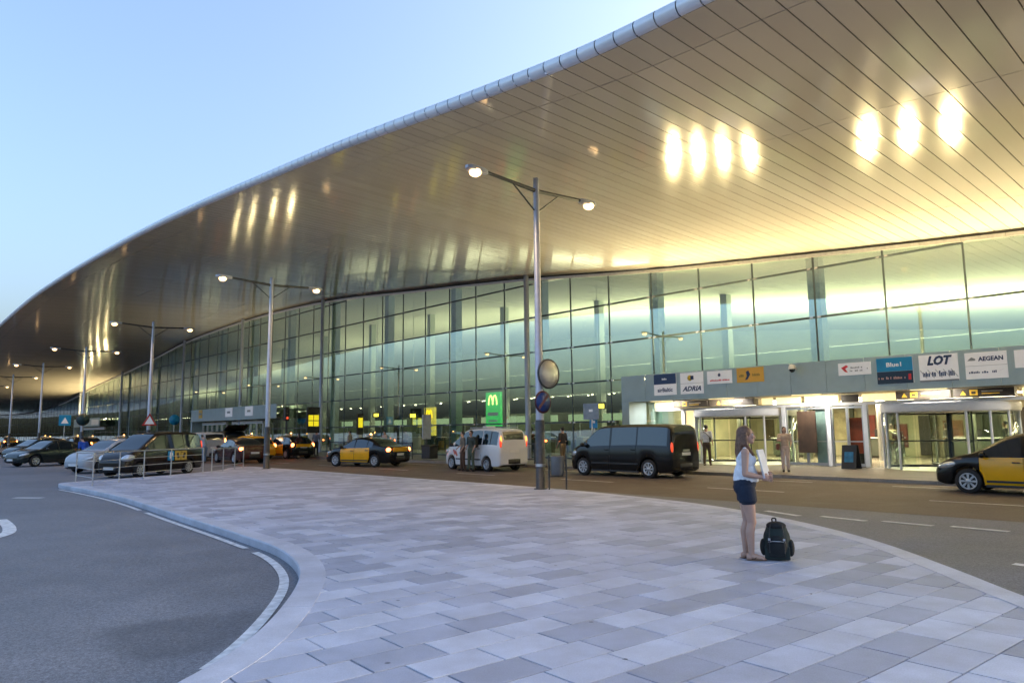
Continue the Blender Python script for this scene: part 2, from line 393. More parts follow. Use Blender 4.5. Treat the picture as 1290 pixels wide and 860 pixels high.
for k, (c, pl) in enumerate(slabs):
    zt = rng.uniform(-.0025, .0015)
    if k < 300:
        if pl is None:
            o = link('paving_slab', full_me, plaza, (c.x, c.y, zt))
        else: o = MB().add(*slab_geo(pl, zt)).build('paving_slab', M_SLAB, plaza)
    else: rest.add(*slab_geo(pl or [((c + p).x, (c + p).y) for p in base_poly], zt))
tag(rest.build('paving_slabs', M_SLAB, plaza), kind='stuff')
# terminal pavement
M_PAVE2 = mat('pavement_brown', (.17, .145, .125), .6, 0, .22, 1.2, bump=.15)
pv = MB()
pv.bbox((-40, -.4, -.3), (330, 5.8, -.004)); o = pv.build('pavement', M_PAVE2, None, P0, PHI); struct(o)
km = MB().bbox((0, 0, -.3), (.97, .24, 0)).mesh('kerb_stone'); km.materials.append(M_KERB2)
for i in range(90):
    link('kerb_stone', km, o, (-14 + i * .98, 5.802, 0))
o2 = MB().bbox((0, 0, -.3), (250, .24, 0)).build('far_kerb', M_KERB2, o, (74.3, 5.802, 0))
# drop-off road: brownish asphalt, its tint partly painted warm lamp light
rd_ = MB().add([(-40, 6.05, .004), (330, 6.05, .004), (330, 14.2, .004), (-40, 14.2, .004)], [(0, 1, 2, 3)]); M_ASPH2 = M_ASPH.copy(); M_ASPH2.name = 'warm_tinted_asphalt'
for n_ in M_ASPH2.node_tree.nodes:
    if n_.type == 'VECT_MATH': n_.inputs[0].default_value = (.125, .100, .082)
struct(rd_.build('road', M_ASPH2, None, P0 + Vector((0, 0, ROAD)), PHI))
# road markings
def quadmark(pts, name='road_marking'):
    m = MB(); z = ROAD + .009
    m.add([(p[0], p[1], z) for p in pts], [tuple(range(len(pts)))]); o = m.build(name, M_MARK); fixn(o); struct(o)
    if o.data.polygons[0].normal.z < 0: o.data.flip_normals()
    return o
def stripmark(C, w, name='road_marking'):
    nn = normals(C); vs = []
    for c, n in zip(C, nn): vs += [(c.x - n.x * w / 2, c.y - n.y * w / 2, ROAD + .009), (c.x + n.x * w / 2, c.y + n.y * w / 2, ROAD + .009)]
    fs = [(2 * i, 2 * i + 2, 2 * i + 3, 2 * i + 1) for i in range(len(C) - 1)]
    o = MB().add(vs, fs).build(name, M_MARK); struct(o); return o
def dash(a, b, w=.14):
    a, b = Vector(a), Vector(b); stripmark([a + (b - a) * k / 3 for k in range(4)], w)
# give-way dashes right of the plaza
for a, b in (((5.35, 15.7), (5.68, 14.75)), ((6.08, 14.65), (6.58, 13.85)), ((6.86, 13.8), (7.4, 13.1)), ((7.66, 13.0), (8.2, 12.3)), ((6.35, 9.5), (6.8, 8.9))): dash(a, b, .16)
# white edge line round the left kerb
def offs(lo, hi, dist): return [c - n * dist for c, n in zip(BC, BN) if lo <= c.y <= hi and c.x < -1]
L1 = [c for c in offs(5.6, 11.2, .17)]; stripmark(L1, .11)
L2 = [c for c in offs(11.5, 16.9, .16)]; stripmark(L2, .10)
L3 = [c for c in offs(17.3, 24.2, .16)]; stripmark(L3, .10)
dash((-14.3, 21.1), (-13.4, 20.95), .25)
stripmark(catmull([(-10.9, 15.7), (-9.75, 14.3), (-9.2, 13.4), (-9.1, 12.7), (-9.5, 12.1), (-11, 11.2)]), .22)
# lane lines in front of the terminal
for dd in (9.2 + 1.9,):
    for i in range(14): 
        a = w2(-8 + i * 6, dd); b = w2(-5.6 + i * 6, dd); dash(a, b, .1)
for i in range(10): dash(w2(-6 + i * 5, 7.3), w2(-3.4 + i * 5, 7.3), .1)
# black and white painted kerb far left, a row of blocks
for i in range(9):
    p0 = W(69 + i * .9, 20.5 - i * 1.25 + 3, ROAD); p1 = W(69 + (i + 1) * .9, 20.5 - (i + 1) * 1.25 + 3, ROAD)
    c = (p0 + p1) / 2; v = p1 - p0
    b = MB().box((0, 0, .12), (v.length * .98, .3, .24)).build('kerb_block', M_MARK if i % 2 == 0 else M_PLAST, None, c, math.atan2(v.y, v.x)); bevel(b, .02)
    tag(b, 'white painted kerb block in the striped row at the far left' if i % 2 == 0 else 'black painted kerb block in the striped row at the far left', 'kerb block', 'striped kerb blocks white' if i % 2 == 0 else 'striped kerb blocks black')

# ------------------------------------------------------------------ terminal building
ZF = [(-40, 7.2), (-25, 7.6), (-12, 8.1), (-5.7, 8.47), (1.6, 9.05), (10.3, 9.84), (19.9, 10.91), (30.8, 11.87), (44.3, 12.97), (60, 13.38), (78.7, 12.93), (90, 12), (105, 10.84), (124, 9.6), (147, 7.7), (178, 6.7), (230, 7.2), (330, 8)]
ZE = [(-40, 8.0), (-25, 8.35), (-12, 8.75), (-5.6, 9.0), (-2.9, 9.08), (-.5, 9.3), (4.3, 9.85), (7.4, 10.2), (11.8, 10.6), (19.8, 11.3), (27.9, 11.85), (37.7, 12.3), (46.7, 12.6), (58.7, 12.75), (75.4, 12.35), (100, 11.3), (125, 9.8), (150, 8), (180, 7.2), (230, 7.4), (330, 8)]
DE = 19.5
def zs(t, d):
    k = max(0, min(1, d / DE)); return cubic(t, ZF) * (1 - k) + cubic(t, ZE) * k
term = thing('airport_terminal', 'long glass airport terminal under a wave shaped metal roof', 'terminal', P0, PHI)
PW = .48
ROWS = [.06, 4.3, 13.2, 18.4, DE]
def panel(m, t0, t1, d0, d1, jit=0.0012):
    gx, gy = .012, .009
    vs = []
    for (t, d) in ((t0 + gx, d0 + gy), (t1 - gx, d0 + gy), (t1 - gx, d1 - gy), (t0 + gx, d1 - gy)):
        vs.append((t, d, zs(t, d) + rng.uniform(-jit, jit)))
    vs += [(a, b, c + .02) for a, b, c in vs]
    m.add(vs, [(3, 2, 1, 0), (4, 5, 6, 7), (0, 1, 5, 4), (1, 2, 6, 5), (2, 3, 7, 6), (3, 0, 4, 7)])
def nose(m, t0, t1, K=8, r=.16):
    gx = .012; vs = []
    for t in (t0 + gx, t1 - gx):
        z = zs(t, DE)
        for k in range(K + 1):
            a = -math.pi / 2 + math.pi * k / K; vs.append((t, DE + .004 + r * math.cos(a), z + r + r * math.sin(a)))
        vs.append((t, DE - 3, z + 2 * r + .05))
    n = K + 2
    m.add(vs, [(k, n + k, n + k + 1, k + 1) for k in range(n - 1)], True)
far = MB(); farn = MB(); cnt = 0
i = 0; t = -26.0
while t < 300:
    wdt = PW if t < 150 else 2.0
    near = -10.6 <= t < 18.2 - .01
    for a, b in zip(ROWS, ROWS[1:]):
        if near: m = MB(); panel(m, t, t + wdt, a, b); m.build('soffit_panel', M_SOFF, term)
        else: panel(far, t, t + wdt, a, b)
    if near: m = MB(); nose(m, t, t + wdt); m.build('eave_panel', M_EAVE, term)
    else: nose(farn, t, t + wdt)
    t += wdt
tag(far.build('soffit_panels', M_SOFF, term), kind='stuff')
tag(farn.build('eave_panels', M_EAVE, term), kind='stuff')
def sheet(name, m_, ds, dz, t0=-26, t1=300, step=2., flip=False):
    m = MB(); ts = []; t = t0
    while t < t1 + .01: ts.append(t); t += step
    vs = [(t, d, zs(t, d) + z) for t in ts for d, z in zip(ds, dz)]; n = len(ds)
    m.add(vs, [(i * n + k, (i + 1) * n + k, (i + 1) * n + k + 1, i * n + k + 1) for i in range(len(ts) - 1) for k in range(n - 1)], True)
    return m.build(name, m_, term)
sheet('soffit_backing', M_DARK, [-.4, 4, 10, 16, DE - .02], [.06] * 5)
M_ROOF = mat('roof_metal', (.35, .36, .38), .4, .6)
sheet('roof', M_ROOF, [DE - 2.9, 8, -8, -24, -40], [.68, 1.5, 2.2, 2.0, .8])
M_CEIL = mat('hall_ceiling', (.66, .68, .60), .6, 0, .05)
sheet('hall_ceiling', M_CEIL, [-.35, -10, -25, -40], [-.02, .3, .6, .2])
# head trim along the top of the glass
def sweep(name, m_, prof, t0, t1, step=1.0, dz=0.):
    m = MB(); ts = []; t = t0
    while t < t1 + .01: ts.append(t); t += step
    n = len(prof); vs = [(t, d, zs(t, 0) + z + dz) for t in ts for d, z in prof]
    m.add(vs, [(i * n + k, (i + 1) * n + k, (i + 1) * n + (k + 1) % n, i * n + (k + 1) % n) for i in range(len(ts) - 1) for k in range(n)])
    o = m.build(name, m_, term); fixn(o); return o
sweep('head_gutter', M_DARK, [(.05, -.02), (.22, -.02), (.22, -.10), (.05, -.10)], -26, 300)
M_TRIM = mat('head_trim_metal', (.62, .58, .5), .3, .6)
t = -17.93; k = 0
trims = MB()
while t < 150:
    a, b = t + .01, t + 1.405
    pts = []
    for tt in (a, b):
        z = zs(tt, 0); pts += [(tt, .03, z - .105), (tt, .18, z - .105), (tt, .14, z - .24), (tt, .03, z - .24)]
    m = MB().add(pts, [(0, 1, 5, 4), (1, 2, 6, 5), (2, 3, 7, 6), (3, 0, 4, 7), (3, 2, 1, 0), (4, 5, 6, 7)])
    o = m.build('head_trim', M_TRIM, term)
    t += 1.415
# curtain wall
LEV = [.06, 2.03, 4.22, 6.25, 8.35, 10.4, 12.5, 14.6]
BAY = 2.83
def tk(k): return -.95 + BAY * k
panes = MB(); npane = 0
CAN_T = 11.3
for k in range(-6, 104):
    a, b = tk(k) + .03, tk(k + 1) - .03
    for lo, hi in zip(LEV, LEV[1:]):
        if b < CAN_T + .2 and hi < 4.3: continue
        za, zb = min(hi - .025, zs(a, 0) - .2), min(hi - .025, zs(b, 0) - .2); l = lo + .025
        if za <= l + .05 and zb <= l + .05: continue
        za, zb = max(za, l + .01), max(zb, l + .01)
        y0, y1 = -.02, .0
        vs = [(a, y0, l), (b, y0, l), (b, y0, zb), (a, y0, za), (a, y1, l), (b, y1, l), (b, y1, zb), (a, y1, za)]
        fs = [(0, 1, 2, 3), (7, 6, 5, 4), (4, 5, 1, 0), (5, 6, 2, 1), (6, 7, 3, 2), (7, 4, 0, 3)]
        if k >= -4 and npane < 290:
            npane += 1; MB().add(vs, fs).build('pane', M_GLASS, term)
        else: panes.add(vs, fs)
tag(panes.build('panes', M_GLASS, term), kind='stuff')
clamps = MB()
for k in range(-6, 104):
    t = tk(k); zt = zs(t, 0) - .2
    MB().bbox((t - .03, -.045, 0 if t > CAN_T else 4.2), (t + .03, .02, zt)).build('mullion', M_MULL, term)
    for l in LEV[1:]:
        if l < zt - .1 and k < 50 and (t > CAN_T or l > 4.3):
            for s in (-1, 1): clamps.box((t + s * .16, .055, l), (.13, .05, .075))
tag(clamps.build('glass_clamps', mat('clamp_steel', (.8, .8, .78), .25, .7), term), kind='stuff')
for l in LEV[1:-1]:
    # spans where the level lies below the roof line
    ts = [tk(k) for k in range(-6, 104)]; run = None
    for t in ts + [9999]:
        ok = t < 9000 and zs(t, 0) - .25 > l and not (t < CAN_T and l < 4.3)
        if ok and run is None: run = t
        if not ok and run is not None:
            MB().bbox((run, -.06, l - .042), (last, .035, l + .042)).build('transom', M_MULL, term); run = None
        if ok: last = t
# plinth
MB().bbox((CAN_T, -.3, 0), (300, .06, .09)).build('plinth', M_MULL, term)
# wide columns just behind the glass, every third mullion
M_COLM = mat('column_teal', (.34, .44, .47), .5, .1)
for i in range(-2, 24):
    t = 1.81 + 8.49 * i
    MB().bbox((t + .08, -1.1, 0), (t + .62, -.55, zs(t, -1) - .1)).build('column', M_COLM, term)
for t in (10.5, 19.1, 44.45, 61.6, 79.1, 92.0, 105.6, 131):
    if t > 12: 
        MB().tube((t, .55, 0), (t, .55, zs(t, .5) - .02), .17, .15, 14).build('roof_post', M_POLE, term)
# hall inside
M_HFLOOR = mat('hall_floor', (.28, .25, .20), .22, 0, .08, 2)
M_HWALL = mat('hall_wall', (.46, .52, .44), .6, 0, .1, .4)
M_HDARK = mat('hall_partition', (.075, .085, .065), .5, 0, .3, .6)
MB().bbox((-26, -40, -.3), (300, -.32, -.002)).build('hall_floor', M_HFLOOR, term)
MB().bbox((-26, -41, 0), (300, -40, 16)).build('hall_back_wall', M_HWALL, term)
MB().bbox((-25.9, -14.2, 4.6), (290, -39.9, 5.5)).build('mezzanine', M_HWALL, term)
MB().bbox((-25.8, -14.3, 5.5), (290, -14.25, 6.5)).build('mezzanine_balustrade', M_DGLASS, term)
M_HSHOP = mat('shop_front', (.13, .17, .11), .5, 0, .5, .35)
for i in range(34):
    a = 12.6 + i * 8.2
    m = MB().bbox((a, -18.4, 0), (a + 6.6, -18, 3.2)); m.build('shop_wall', (M_HDARK, M_HSHOP)[i % 2], term)
for i in range(40):
    t = 14 + i * 11.3
    if t > 280: break
    MB().bbox((t, -13.9, 0), (t + .5, -13.3, zs(t, 0) + .42)).build('hall_column', M_HWALL, term)
# hall uplights: long luminaires hung in the hall
M_LUM = mat('luminaire_glow', (1, .95, .8), .5, emit=(1, .86, .56), estr=6)
def area(name, loc, sx, sy, power, col, rx=0., parent=None, spread=None):
    l = bpy.data.lights.new(name, 'AREA'); l.shape = 'RECTANGLE'; l.size = sx; l.size_y = sy; l.energy = power; l.color = col
    if spread: l.spread = spread
    o = bpy.data.objects.new(name, l); COL.objects.link(o); o.parent = parent; o.location = loc; o.rotation_euler = (rx, 0, 0); return o
HL = [(-13, .75), (0, .8), (13, .6), (26, .42), (39, .32), (54, .25), (74, .18), (100, .14), (132, .1)]
for t, k in HL:
    bevel(MB().bbox((t - 6.3, -23.4, 5.52), (t + 6.3, -18.6, 5.72)).build('uplight_trough', M_WHITE, term), .02)
    area('hall_uplight', (t, -21, 5.78), 12.4, 4.6, 1500 * k, (1, .86, .56), R(180), term)
    area('hall_downlight', (t, -14.8, 4.5), 12.4, .5, 320 * k, (1, .86, .62), 0, term)
dl = MB()
for i in range(60):
    for j in range(2):
        t = 12.8 + i * 2.4 + j * 1.2; dl.lathe([(.001, 4.58), (.09, 4.58), (.1, 4.6)], 8, (t, -17.2 - j * .8, 0))
tag(dl.build('downlights', M_LUM, term), kind='stuff')
# ------------------------------------------------------------------ entrances
YEL = mat('sign_yellow', (.8, .5, .04), .5, emit=(1, .62, .06), estr=.05)
def entrance(t0, t1, label, glow=True, seg=1.48):
    e = thing('entrance_canopy', label, 'canopy', W(0, 0), PHI)
    t = t1
    while t > t0 + .05:                                       # fascia panels hung from the left end
        a = max(t0, t - seg)
        bevel(MB().bbox((a + .006, 1.44, 2.95), (t - .006, 1.5, 4.24)).build('fascia_panel', M_FASC, e), .004, 1); t = a
    MB().bbox((t0, .08, 3.80), (t1, 1.43, 3.86)).build('canopy_roof', M_FASC, e)
    MB().bbox((t0, -.3, 2.98), (t1 - .02, 1.43, 3.04)).build('canopy_soffit', mat('canopy_soffit', (.12, .095, .075), .4, .2), e)
    MB().bbox((t1 - .45, .1, 0), (t1, 1.5 - .003, 2.945)).build('end_pier', M_FASC, e)
    return e
can = entrance(-16, 11.3, 'long pale blue entrance canopy carrying the airline signs at right')
def header_wall(t0, t1):
    # band above the doors: sign boxes and lit panes
    m = MB(); t = t1
    o = MB().bbox((t0, -.42, 2.50), (t1, -.32, 2.62)).build('door_transom', M_WHITE, can)
header_wall(-16, 10.8)
M_BROWN = mat('sign_box_brown', (.05, .04, .03), .4)
for a, b, kind in ((10.7, 9.3, 'lit'), (9.2, 7.3, 'box'), (7.2, 4.9, 'box'), (4.8, 4.2, 'lit'), (4.1, 2.9, 'lit'), (2.8, 1.3, 'lit'), (1.2, .5, 'dark'), (.4, -1.0, 'lit'), (-1.1, -3.0, 'box'), (-3.1, -5.0, 'box'), (-5.1, -5.4, 'lit'), (-5.5, -9.3, 'lit'), (-9.4, -12.5, 'box'), (-12.6, -15.9, 'lit')):
    if kind == 'lit':
        MB().bbox((b + .03, -.40, 2.64), (a - .03, -.36, 2.93)).build('lit_transom_pane', M_LIT, can)
    elif kind == 'box':
        o = MB().bbox((b, -.30, 2.64), (a, .1, 2.95)).build('hanging_sign_box', M_BROWN, can)
        c = (a + b) / 2 + .3
        MB().bbox((c - .13, .102, 2.70), (c + .13, .108, 2.90)).build('pictogram', YEL, o)
        MB().bbox((c - .07, .11, 2.75), (c + .07, .114, 2.84)).build('pictogram_mark', M_BROWN, o)
        MB().add([(c + .34, .104, 2.88), (c + .24, .104, 2.72), (c + .44, .104, 2.72)], [(0, 1, 2)]).build('arrow', YEL, o)
        MB().bbox((c - .9, .102, 2.82), (c - .25, .106, 2.85)).build('text_line', mat('sign_text', (.5, .48, .42), .5), o)
        MB().bbox((c - .8, .102, 2.74), (c - .25, .106, 2.77)).build('text_line', YEL, o)
    else:
        MB().bbox((b, -.40, 2.64), (a, -.36, 2.93)).build('dark_transom_panel', M_BROWN, can)
# entrance recess: walls, posts and doors at d -0.35
MB().bbox((9.0, -.42, 0), (10.8, -.36, 2.5)).build('side_glazing', M_GLASS, can)
for t in (10.8, 8.95, 3.75, 1.77, .27, -5.3, -7.2, -9.4, -11.6, -13.8):
    bevel(MB().bbox((t - .09, -.46, 0), (t + .09, -.30, 2.50)).build('door_post', M_WHITE, can), .01, 1)
for a, b in ((3.64, 2.76), (2.74, 1.88), (1.66, 1.02), (1.0, .38), (-5.42, -6.2), (-6.25, -7.1), (-7.3, -8.3), (-8.35, -9.3), (-9.5, -10.5), (-10.55, -11.5)):
    o = MB().bbox((b, -.40, .1), (a, -.375, 2.40)).build('door_leaf', M_DGLASS, can)
    fr = MB(); 
    for x0, x1, z0, z1 in ((b, b + .045, .02, 2.46), (a - .045, a, .02, 2.46), (b + .046, a - .046, .02, .13), (b + .046, a - .046, 2.38, 2.46), (b + .046, a - .046, 1.0, 1.04)):
        fr.bbox((x0, -.415, z0), (x1, -.36, z1))
    fr.build('door_frame', M_STEEL, o)
# dark open swing panel and red poster by the door
tag(bevel(MB().bbox((2.15, .0, .55), (2.95, .06, 2.3)).build('door_banner', mat('banner_brown', (.06, .035, .02), .5, 0, .3, 3), None, P0, PHI), .01), 'dark brown upright panel beside the glass door behind the woman in beige', 'panel')
rp_ = MB().bbox((.62, -1.6, .5), (1.5, -1.54, 2.0)); o = rp_.build('poster', mat('poster_red', (.35, .06, .03), .5, 0, .5, 2), None, P0, PHI)
tag(o, 'red poster standing inside the glass door left of the white revolving door', 'poster'); MB().bbox((.7, -1.72, 0), (1.4, -1.45, .5)).build('stand', M_DARK, o)
def revolving(tc, dc, r, name_label):
    rd = thing('revolving_door', name_label, 'revolving door', W(tc, dc), PHI)
    n = 40
    MB().lathe([(r - .06, 2.14), (r + .02, 2.14), (r + .05, 2.2), (r + .05, 2.44), (r + .02, 2.49), (.0, 2.49)], n).build('drum_header', M_WHITE, rd)
    MB().lathe([(0, 2.15), (r - .07, 2.15)], n).build('drum_ceiling', M_WHITE, rd)
    MB().lathe([(0, .012), (r, .012), (r + .06, .004)], n).build('floor_ring', M_STEEL, rd)
    angs = [20, 55, 90, 125, 160]
    for a in range(0, 360, 20):
        if 62 < a < 118 or 242 < a < 298: continue
        m = MB(); vs = []
        for q in range(5):
            an = R(a + 1 + 18 * q / 4)
            for rr, z in ((r - .03, .06), (r - .03, 2.13), (r - .015, 2.13), (r - .015, .06)): vs.append((rr * math.cos(an), rr * math.sin(an), z))
        m.add(vs, [(4 * q + e, 4 * q + 4 + e, 4 * q + 4 + (e + 1) % 4, 4 * q + (e + 1) % 4) for q in range(4) for e in range(4)], True); m.build('curved_pane', M_DGLASS, rd)
    for a in (0, 20, 40, 60, 120, 140, 160, 180, 220, 300, 340):
        an = R(a); MB().tube((r * math.cos(an), r * math.sin(an), 0), (r * math.cos(an), r * math.sin(an), 2.14), .045, .045, 8).build('post', M_WHITE, rd)
    for a in (35, 125, 215, 305):
        an = R(a); c, s = math.cos(an), math.sin(an)
        o = MB().add([(.08 * c, .08 * s, .1), ((r - .1) * c, (r - .1) * s, .1), ((r - .1) * c, (r - .1) * s, 2.1), (.08 * c, .08 * s, 2.1)], [(0, 1, 2, 3)]).build('wing', M_DGLASS, rd)
        so = o.modifiers.new('thick', 'SOLIDIFY'); so.thickness = .02
        fr = MB(); fr.tube((.06 * c, .06 * s, .05), (.06 * c, .06 * s, 2.12), .04, .04, 8); fr.tube(((r - .1) * c, (r - .1) * s, .05), ((r - .1) * c, (r - .1) * s, 2.12), .03, .03, 6)
        fr.tube((.06 * c, .06 * s, .1), ((r - .1) * c, (r - .1) * s, .1), .05, .05, 6); fr.tube((.06 * c, .06 * s, 1.05), ((r - .1) * c, (r - .1) * s, 1.05), .03, .03, 6); fr.tube((.06 * c, .06 * s, 2.08), ((r - .1) * c, (r - .1) * s, 2.08), .035, .035, 6)
        fr.build('wing_frame', M_PDARK, o)
    return rd
revolving(-2.45, -1.35, 2.3, 'white framed revolving door at right behind the yellow and black taxi')
revolving(6.2, -1.35, 2.3, 'white framed revolving door behind the woman with the backpack')
for t in (9.5, 6.2, 2.2, -2.45, -7):                          # fill lights added under the canopy to brighten the door headers
    MB().bbox((t - .6, .55, 2.955), (t + .6, .75, 2.978)).build('canopy_fill_panel', M_LIT, can)
    area('canopy_fill_lamp', (t, .65, 2.945), 1.1, .18, 34, (1, .92, .8), R(-12), can)
# lower hall just inside the doors
M_INW = mat('lobby_wall', (.52, .47, .33), .5, 0, .25, .7)
ent = thing('entrance_lobby', 'warm lit lobby seen through the glass doors under the canopy', 'lobby', P0, PHI)
MB().bbox((-18, -12, 2.95), (12, -.5, 3.1)).build('ceiling', mat('lobby_ceiling', (.62, .55, .38), .5), ent)
MB().bbox((-18, -12.2, 0), (12, -12, 3.0)).build('back_wall', M_INW, ent)
for t in (11.6, -17.5): MB().bbox((t - .1, -11.9, 0), (t + .1, -.5, 2.9)).build('side_wall', M_INW, ent)
for i in range(13):
    t = 10.2 - i * 2.1
    MB().bbox((t - .7, -4.4, 2.90), (t + .7, -4.2, 2.945)).build('ceiling_light', M_LUM, ent)
    MB().bbox((t - .7, -8.4, 2.90), (t + .7, -8.2, 2.945)).build('ceiling_light', M_LUM, ent)
    MB().bbox((t - .55, -11.9, 0), (t - .35, -11.7, 2.9)).build('wall_rib', M_HDARK, ent)
r5 = random.Random(21); WP = [mat('wall_panel_%d' % q, c, .5, 0, .4, 2) for q, c in enumerate(((.22, .08, .035), (.06, .07, .05), (.12, .09, .05), (.55, .48, .30), (.04, .035, .03), (.20, .03, .02)))]
x = 11.0
while x > -16:
    w_ = r5.uniform(.5, 1.5); z0 = r5.choice([.1, .5, .9]); z1 = r5.uniform(1.7, 2.7)
    MB().bbox((x - w_, -11.96, z0), (x, -11.88, z1)).build('wall_panel', r5.choice(WP), ent); x -= w_ + r5.uniform(.1, .7)
for i in range(7):
    t = 9.3 - i * 3.7; MB().lathe([(.22, 0), (.22, 2.94)], 14, (t, -6.3, 0)).build('lobby_column', M_HDARK if i % 2 else M_STEEL, ent)
for i, t in enumerate((8, 2, -4, -10)): area('lobby_light', (t, -6, 2.85), 5, .4, 170, (1, .85, .55), 0, ent)
# lobby furniture: queue counters
for i, (t, d) in enumerate(((7.5, -8.5), (3.2, -9.5), (-1.2, -9), (-6, -9.5))):
    c = thing('service_counter', ['low counter inside the lobby at the left doors', 'low counter inside the lobby behind the middle doors', 'low counter inside the lobby behind the right revolving door', 'low counter inside the lobby beside the yellow taxi'][i], 'counter', W(t, d), PHI)
    bevel(MB().bbox((-1, -.35, .1), (1, .3, 1.0)).build('body', M_HDARK, c), .02); bevel(MB().bbox((-1.05, -.4, 1.0), (1.05, .4, 1.06)).build('top', M_WHITE, c), .01); MB().bbox((-.9, -.3, 0), (.9, .25, .1)).build('kick_plate', M_DARK, c)
    MB().bbox((-.3, -.05, 1.06), (.3, .0, 1.45)).build('screen', M_PLAST, c)
# uplights standing on the canopy, one over each sign
def uplight(t, label, power=70):
    f = thing('floodlight', label, 'floodlight', W(t, .35, 3.86), PHI, 'floodlights on the canopy roof')
    MB().box((0, 0, .03), (.2, .2, .06)).build('bracket', M_DARK, f)
    bevel(MB().box((0, 0, .17), (.34, .2, .18), rx=R(-45)).build('housing', M_DARK, f), .01)
    MB().box((0, .075, .245), (.3, .16, .012), rx=R(-45)).build('lens', mat('flood_lens', (1, .9, .7), .2, emit=(1, .82, .45), estr=12), f)
    l = bpy.data.lights.new('flood_lamp', 'SPOT'); l.energy = power * 7.0; l.color = (1, .79, .38); l.spot_size = R(150); l.spot_blend = .6; l.shadow_soft_size = .14
    o = bpy.data.objects.new('flood_lamp', l); COL.objects.link(o); o.parent = f; o.location = (0, .16, .36)
    o.rotation_euler = (R(138), 0, 0)
ups = [9.6, 8.1, 6.6, 5.1, -.4, -1.9, -3.4, -7, -8.5, -10]
for i, t in enumerate(ups): uplight(t, 'dark floodlight on the entrance canopy roof, throwing light up on the soffit')
# other entrances further left
can2 = entrance(51, 73, 'pale blue entrance canopy far left behind the waiting cars')
can3 = entrance(113, 130, 'small distant entrance canopy near the far end of the glass front')
for a, b in ((56, 63.5), (65, 72)): 
    MB().bbox((a, .35, 2.55), (b, .6, 2.85)).build('door_header', M_WHITE, can2)
    for k in range(6): x = a + (b - a) * k / 5; MB().bbox((x - .06, .4, 0), (x + .06, .55, 2.55)).build('door_post', M_WHITE, can2)
MB().bbox((114, .35, 2.45), (129, .6, 2.85)).build('door_header', M_WHITE, can3)
MB().bbox((113.5, 1.506, 3.2), (118, 1.52, 4.0)).build('lit_sign_strip', M_WHITE, can3)
for ts, pw_ in (((54, 58, 63, 67), 26), ((114, 119, 124, 129), 130)):
    for t in ts: uplight(t, 'small floodlight on a distant canopy roof', pw_)
# ------------------------------------------------------------------ airline signs on the canopy
SB = mat('sign_white', (.80, .81, .85), .4, 0, .02, emit=(.85, .87, 1.), estr=.035); NAVY = mat('sign_navy', (.02, .05, .16), .4, 0, .03); SKYB = mat('sign_blue', (.01, .28, .62), .4, 0, .03)
DNAV = mat('sign_dark_navy', (.01, .03, .07), .4, 0, .03); ORNG = mat('sign_orange', (.78, .45, .06), .4, 0, .04); REDS = mat('sign_red', (.6, .03, .04), .4); INK = mat('sign_ink', (.02, .04, .12), .4); GREYT = mat('sign_grey', (.25, .27, .30), .4)
ROT = (R(90), 0, R(180))
def sign(t0, t1, z1, z0, label, m_=None):
    s = thing('airline_sign', label, 'sign', W((t0 + t1) / 2, 1.502, (z0 + z1) / 2), PHI, 'airline signs on the entrance canopy')
    wd, ht = t0 - t1, z1 - z0
    bevel(MB().bbox((-wd / 2, 0, -ht / 2), (wd / 2, .03, ht / 2)).build('board', m_ or SB, s), .004, 1)
    return s, wd, ht
def blocks(par, x0, x1, z, h, m_, seed=1):              # lettering too small to read: a row of little strokes
    r_ = random.Random(seed); m = MB(); x = x0
    while x < x1 - .02:
        w_ = r_.uniform(.03, .075)
        if r_.random() > .15:
            hh = h * r_.uniform(.6, 1.); m.bbox((x, .036, z - h / 2), (min(x + w_ * .72, x1), .039, z - h / 2 + hh))
        x += w_
    return m.build('small_lettering', m_, par)
def half(s, wd, z0, z1, m_, name='band'): return MB().bbox((-wd / 2 + .003, .031, z0), (wd / 2 - .003, .035, z1)).build(name, m_, s)
s, wd, ht = sign(9.27, 8.0, 4.2, 3.2, 'square sign with dark blue top half and white lower half, leftmost on the canopy')
half(s, wd, .02, ht / 2, NAVY); blocks(s, -.1, .16, .27, .1, SB, 2); text(s, 'airBaltic', .26, INK, (0, .037, -.26), ROT, .86, .006)
s, wd, ht = sign(7.77, 6.54, 4.18, 3.2, 'square white sign with yellow and black badge above slanted black lettering')
MB().lathe([(.13, .0), (.13, .01), (0, .012)], 20, (.08, .035, .24), 'Y').build('badge', mat('badge_yellow', (.75, .5, .05), .4), s)
MB().bbox((-.12, .036, .16), (.04, .052, .34)).build('badge_mark', INK, s); half(s, wd, -.012, .0, GREYT, 'joint_line'); text(s, 'ADRIA', .3, INK, (0, .037, -.26), ROT, 1.0, .01, .35)
s, wd, ht = sign(6.33, 5.08, 4.16, 3.59, 'small white sign with tiny blue crest, left of the orange sign')
MB().add([(0, .037, .20), (-.07, .037, .12), (-.05, .037, .03), (.05, .037, .03), (.07, .037, .12)], [(0, 1, 2, 3, 4)]).build('crest', INK, s); blocks(s, -.5, .48, -.13, .08, REDS, 3)
s, wd, ht = sign(4.85, 3.58, 4.2, 3.57, 'small orange yellow sign with dark grey figure and lettering', ORNG)
blocks(s, -.5, -.1, .0, .12, mat('sign_brown', (.3, .2, .04), .5), 4); blocks(s, .3, .5, -.02, .1, MATS['sign_brown'], 5)
MB().add([(.18, .037, .14), (.06, .037, .2), (-.02, .037, .02), (.1, .037, -.18), (.24, .037, -.22), (.14, .037, -.04)], [(0, 1, 2, 3, 4, 5)]).build('figure', INK, s)
s, wd, ht = sign(.43, -.80, 4.08, 3.6, 'small white sign with red swoosh beside the blue sign')
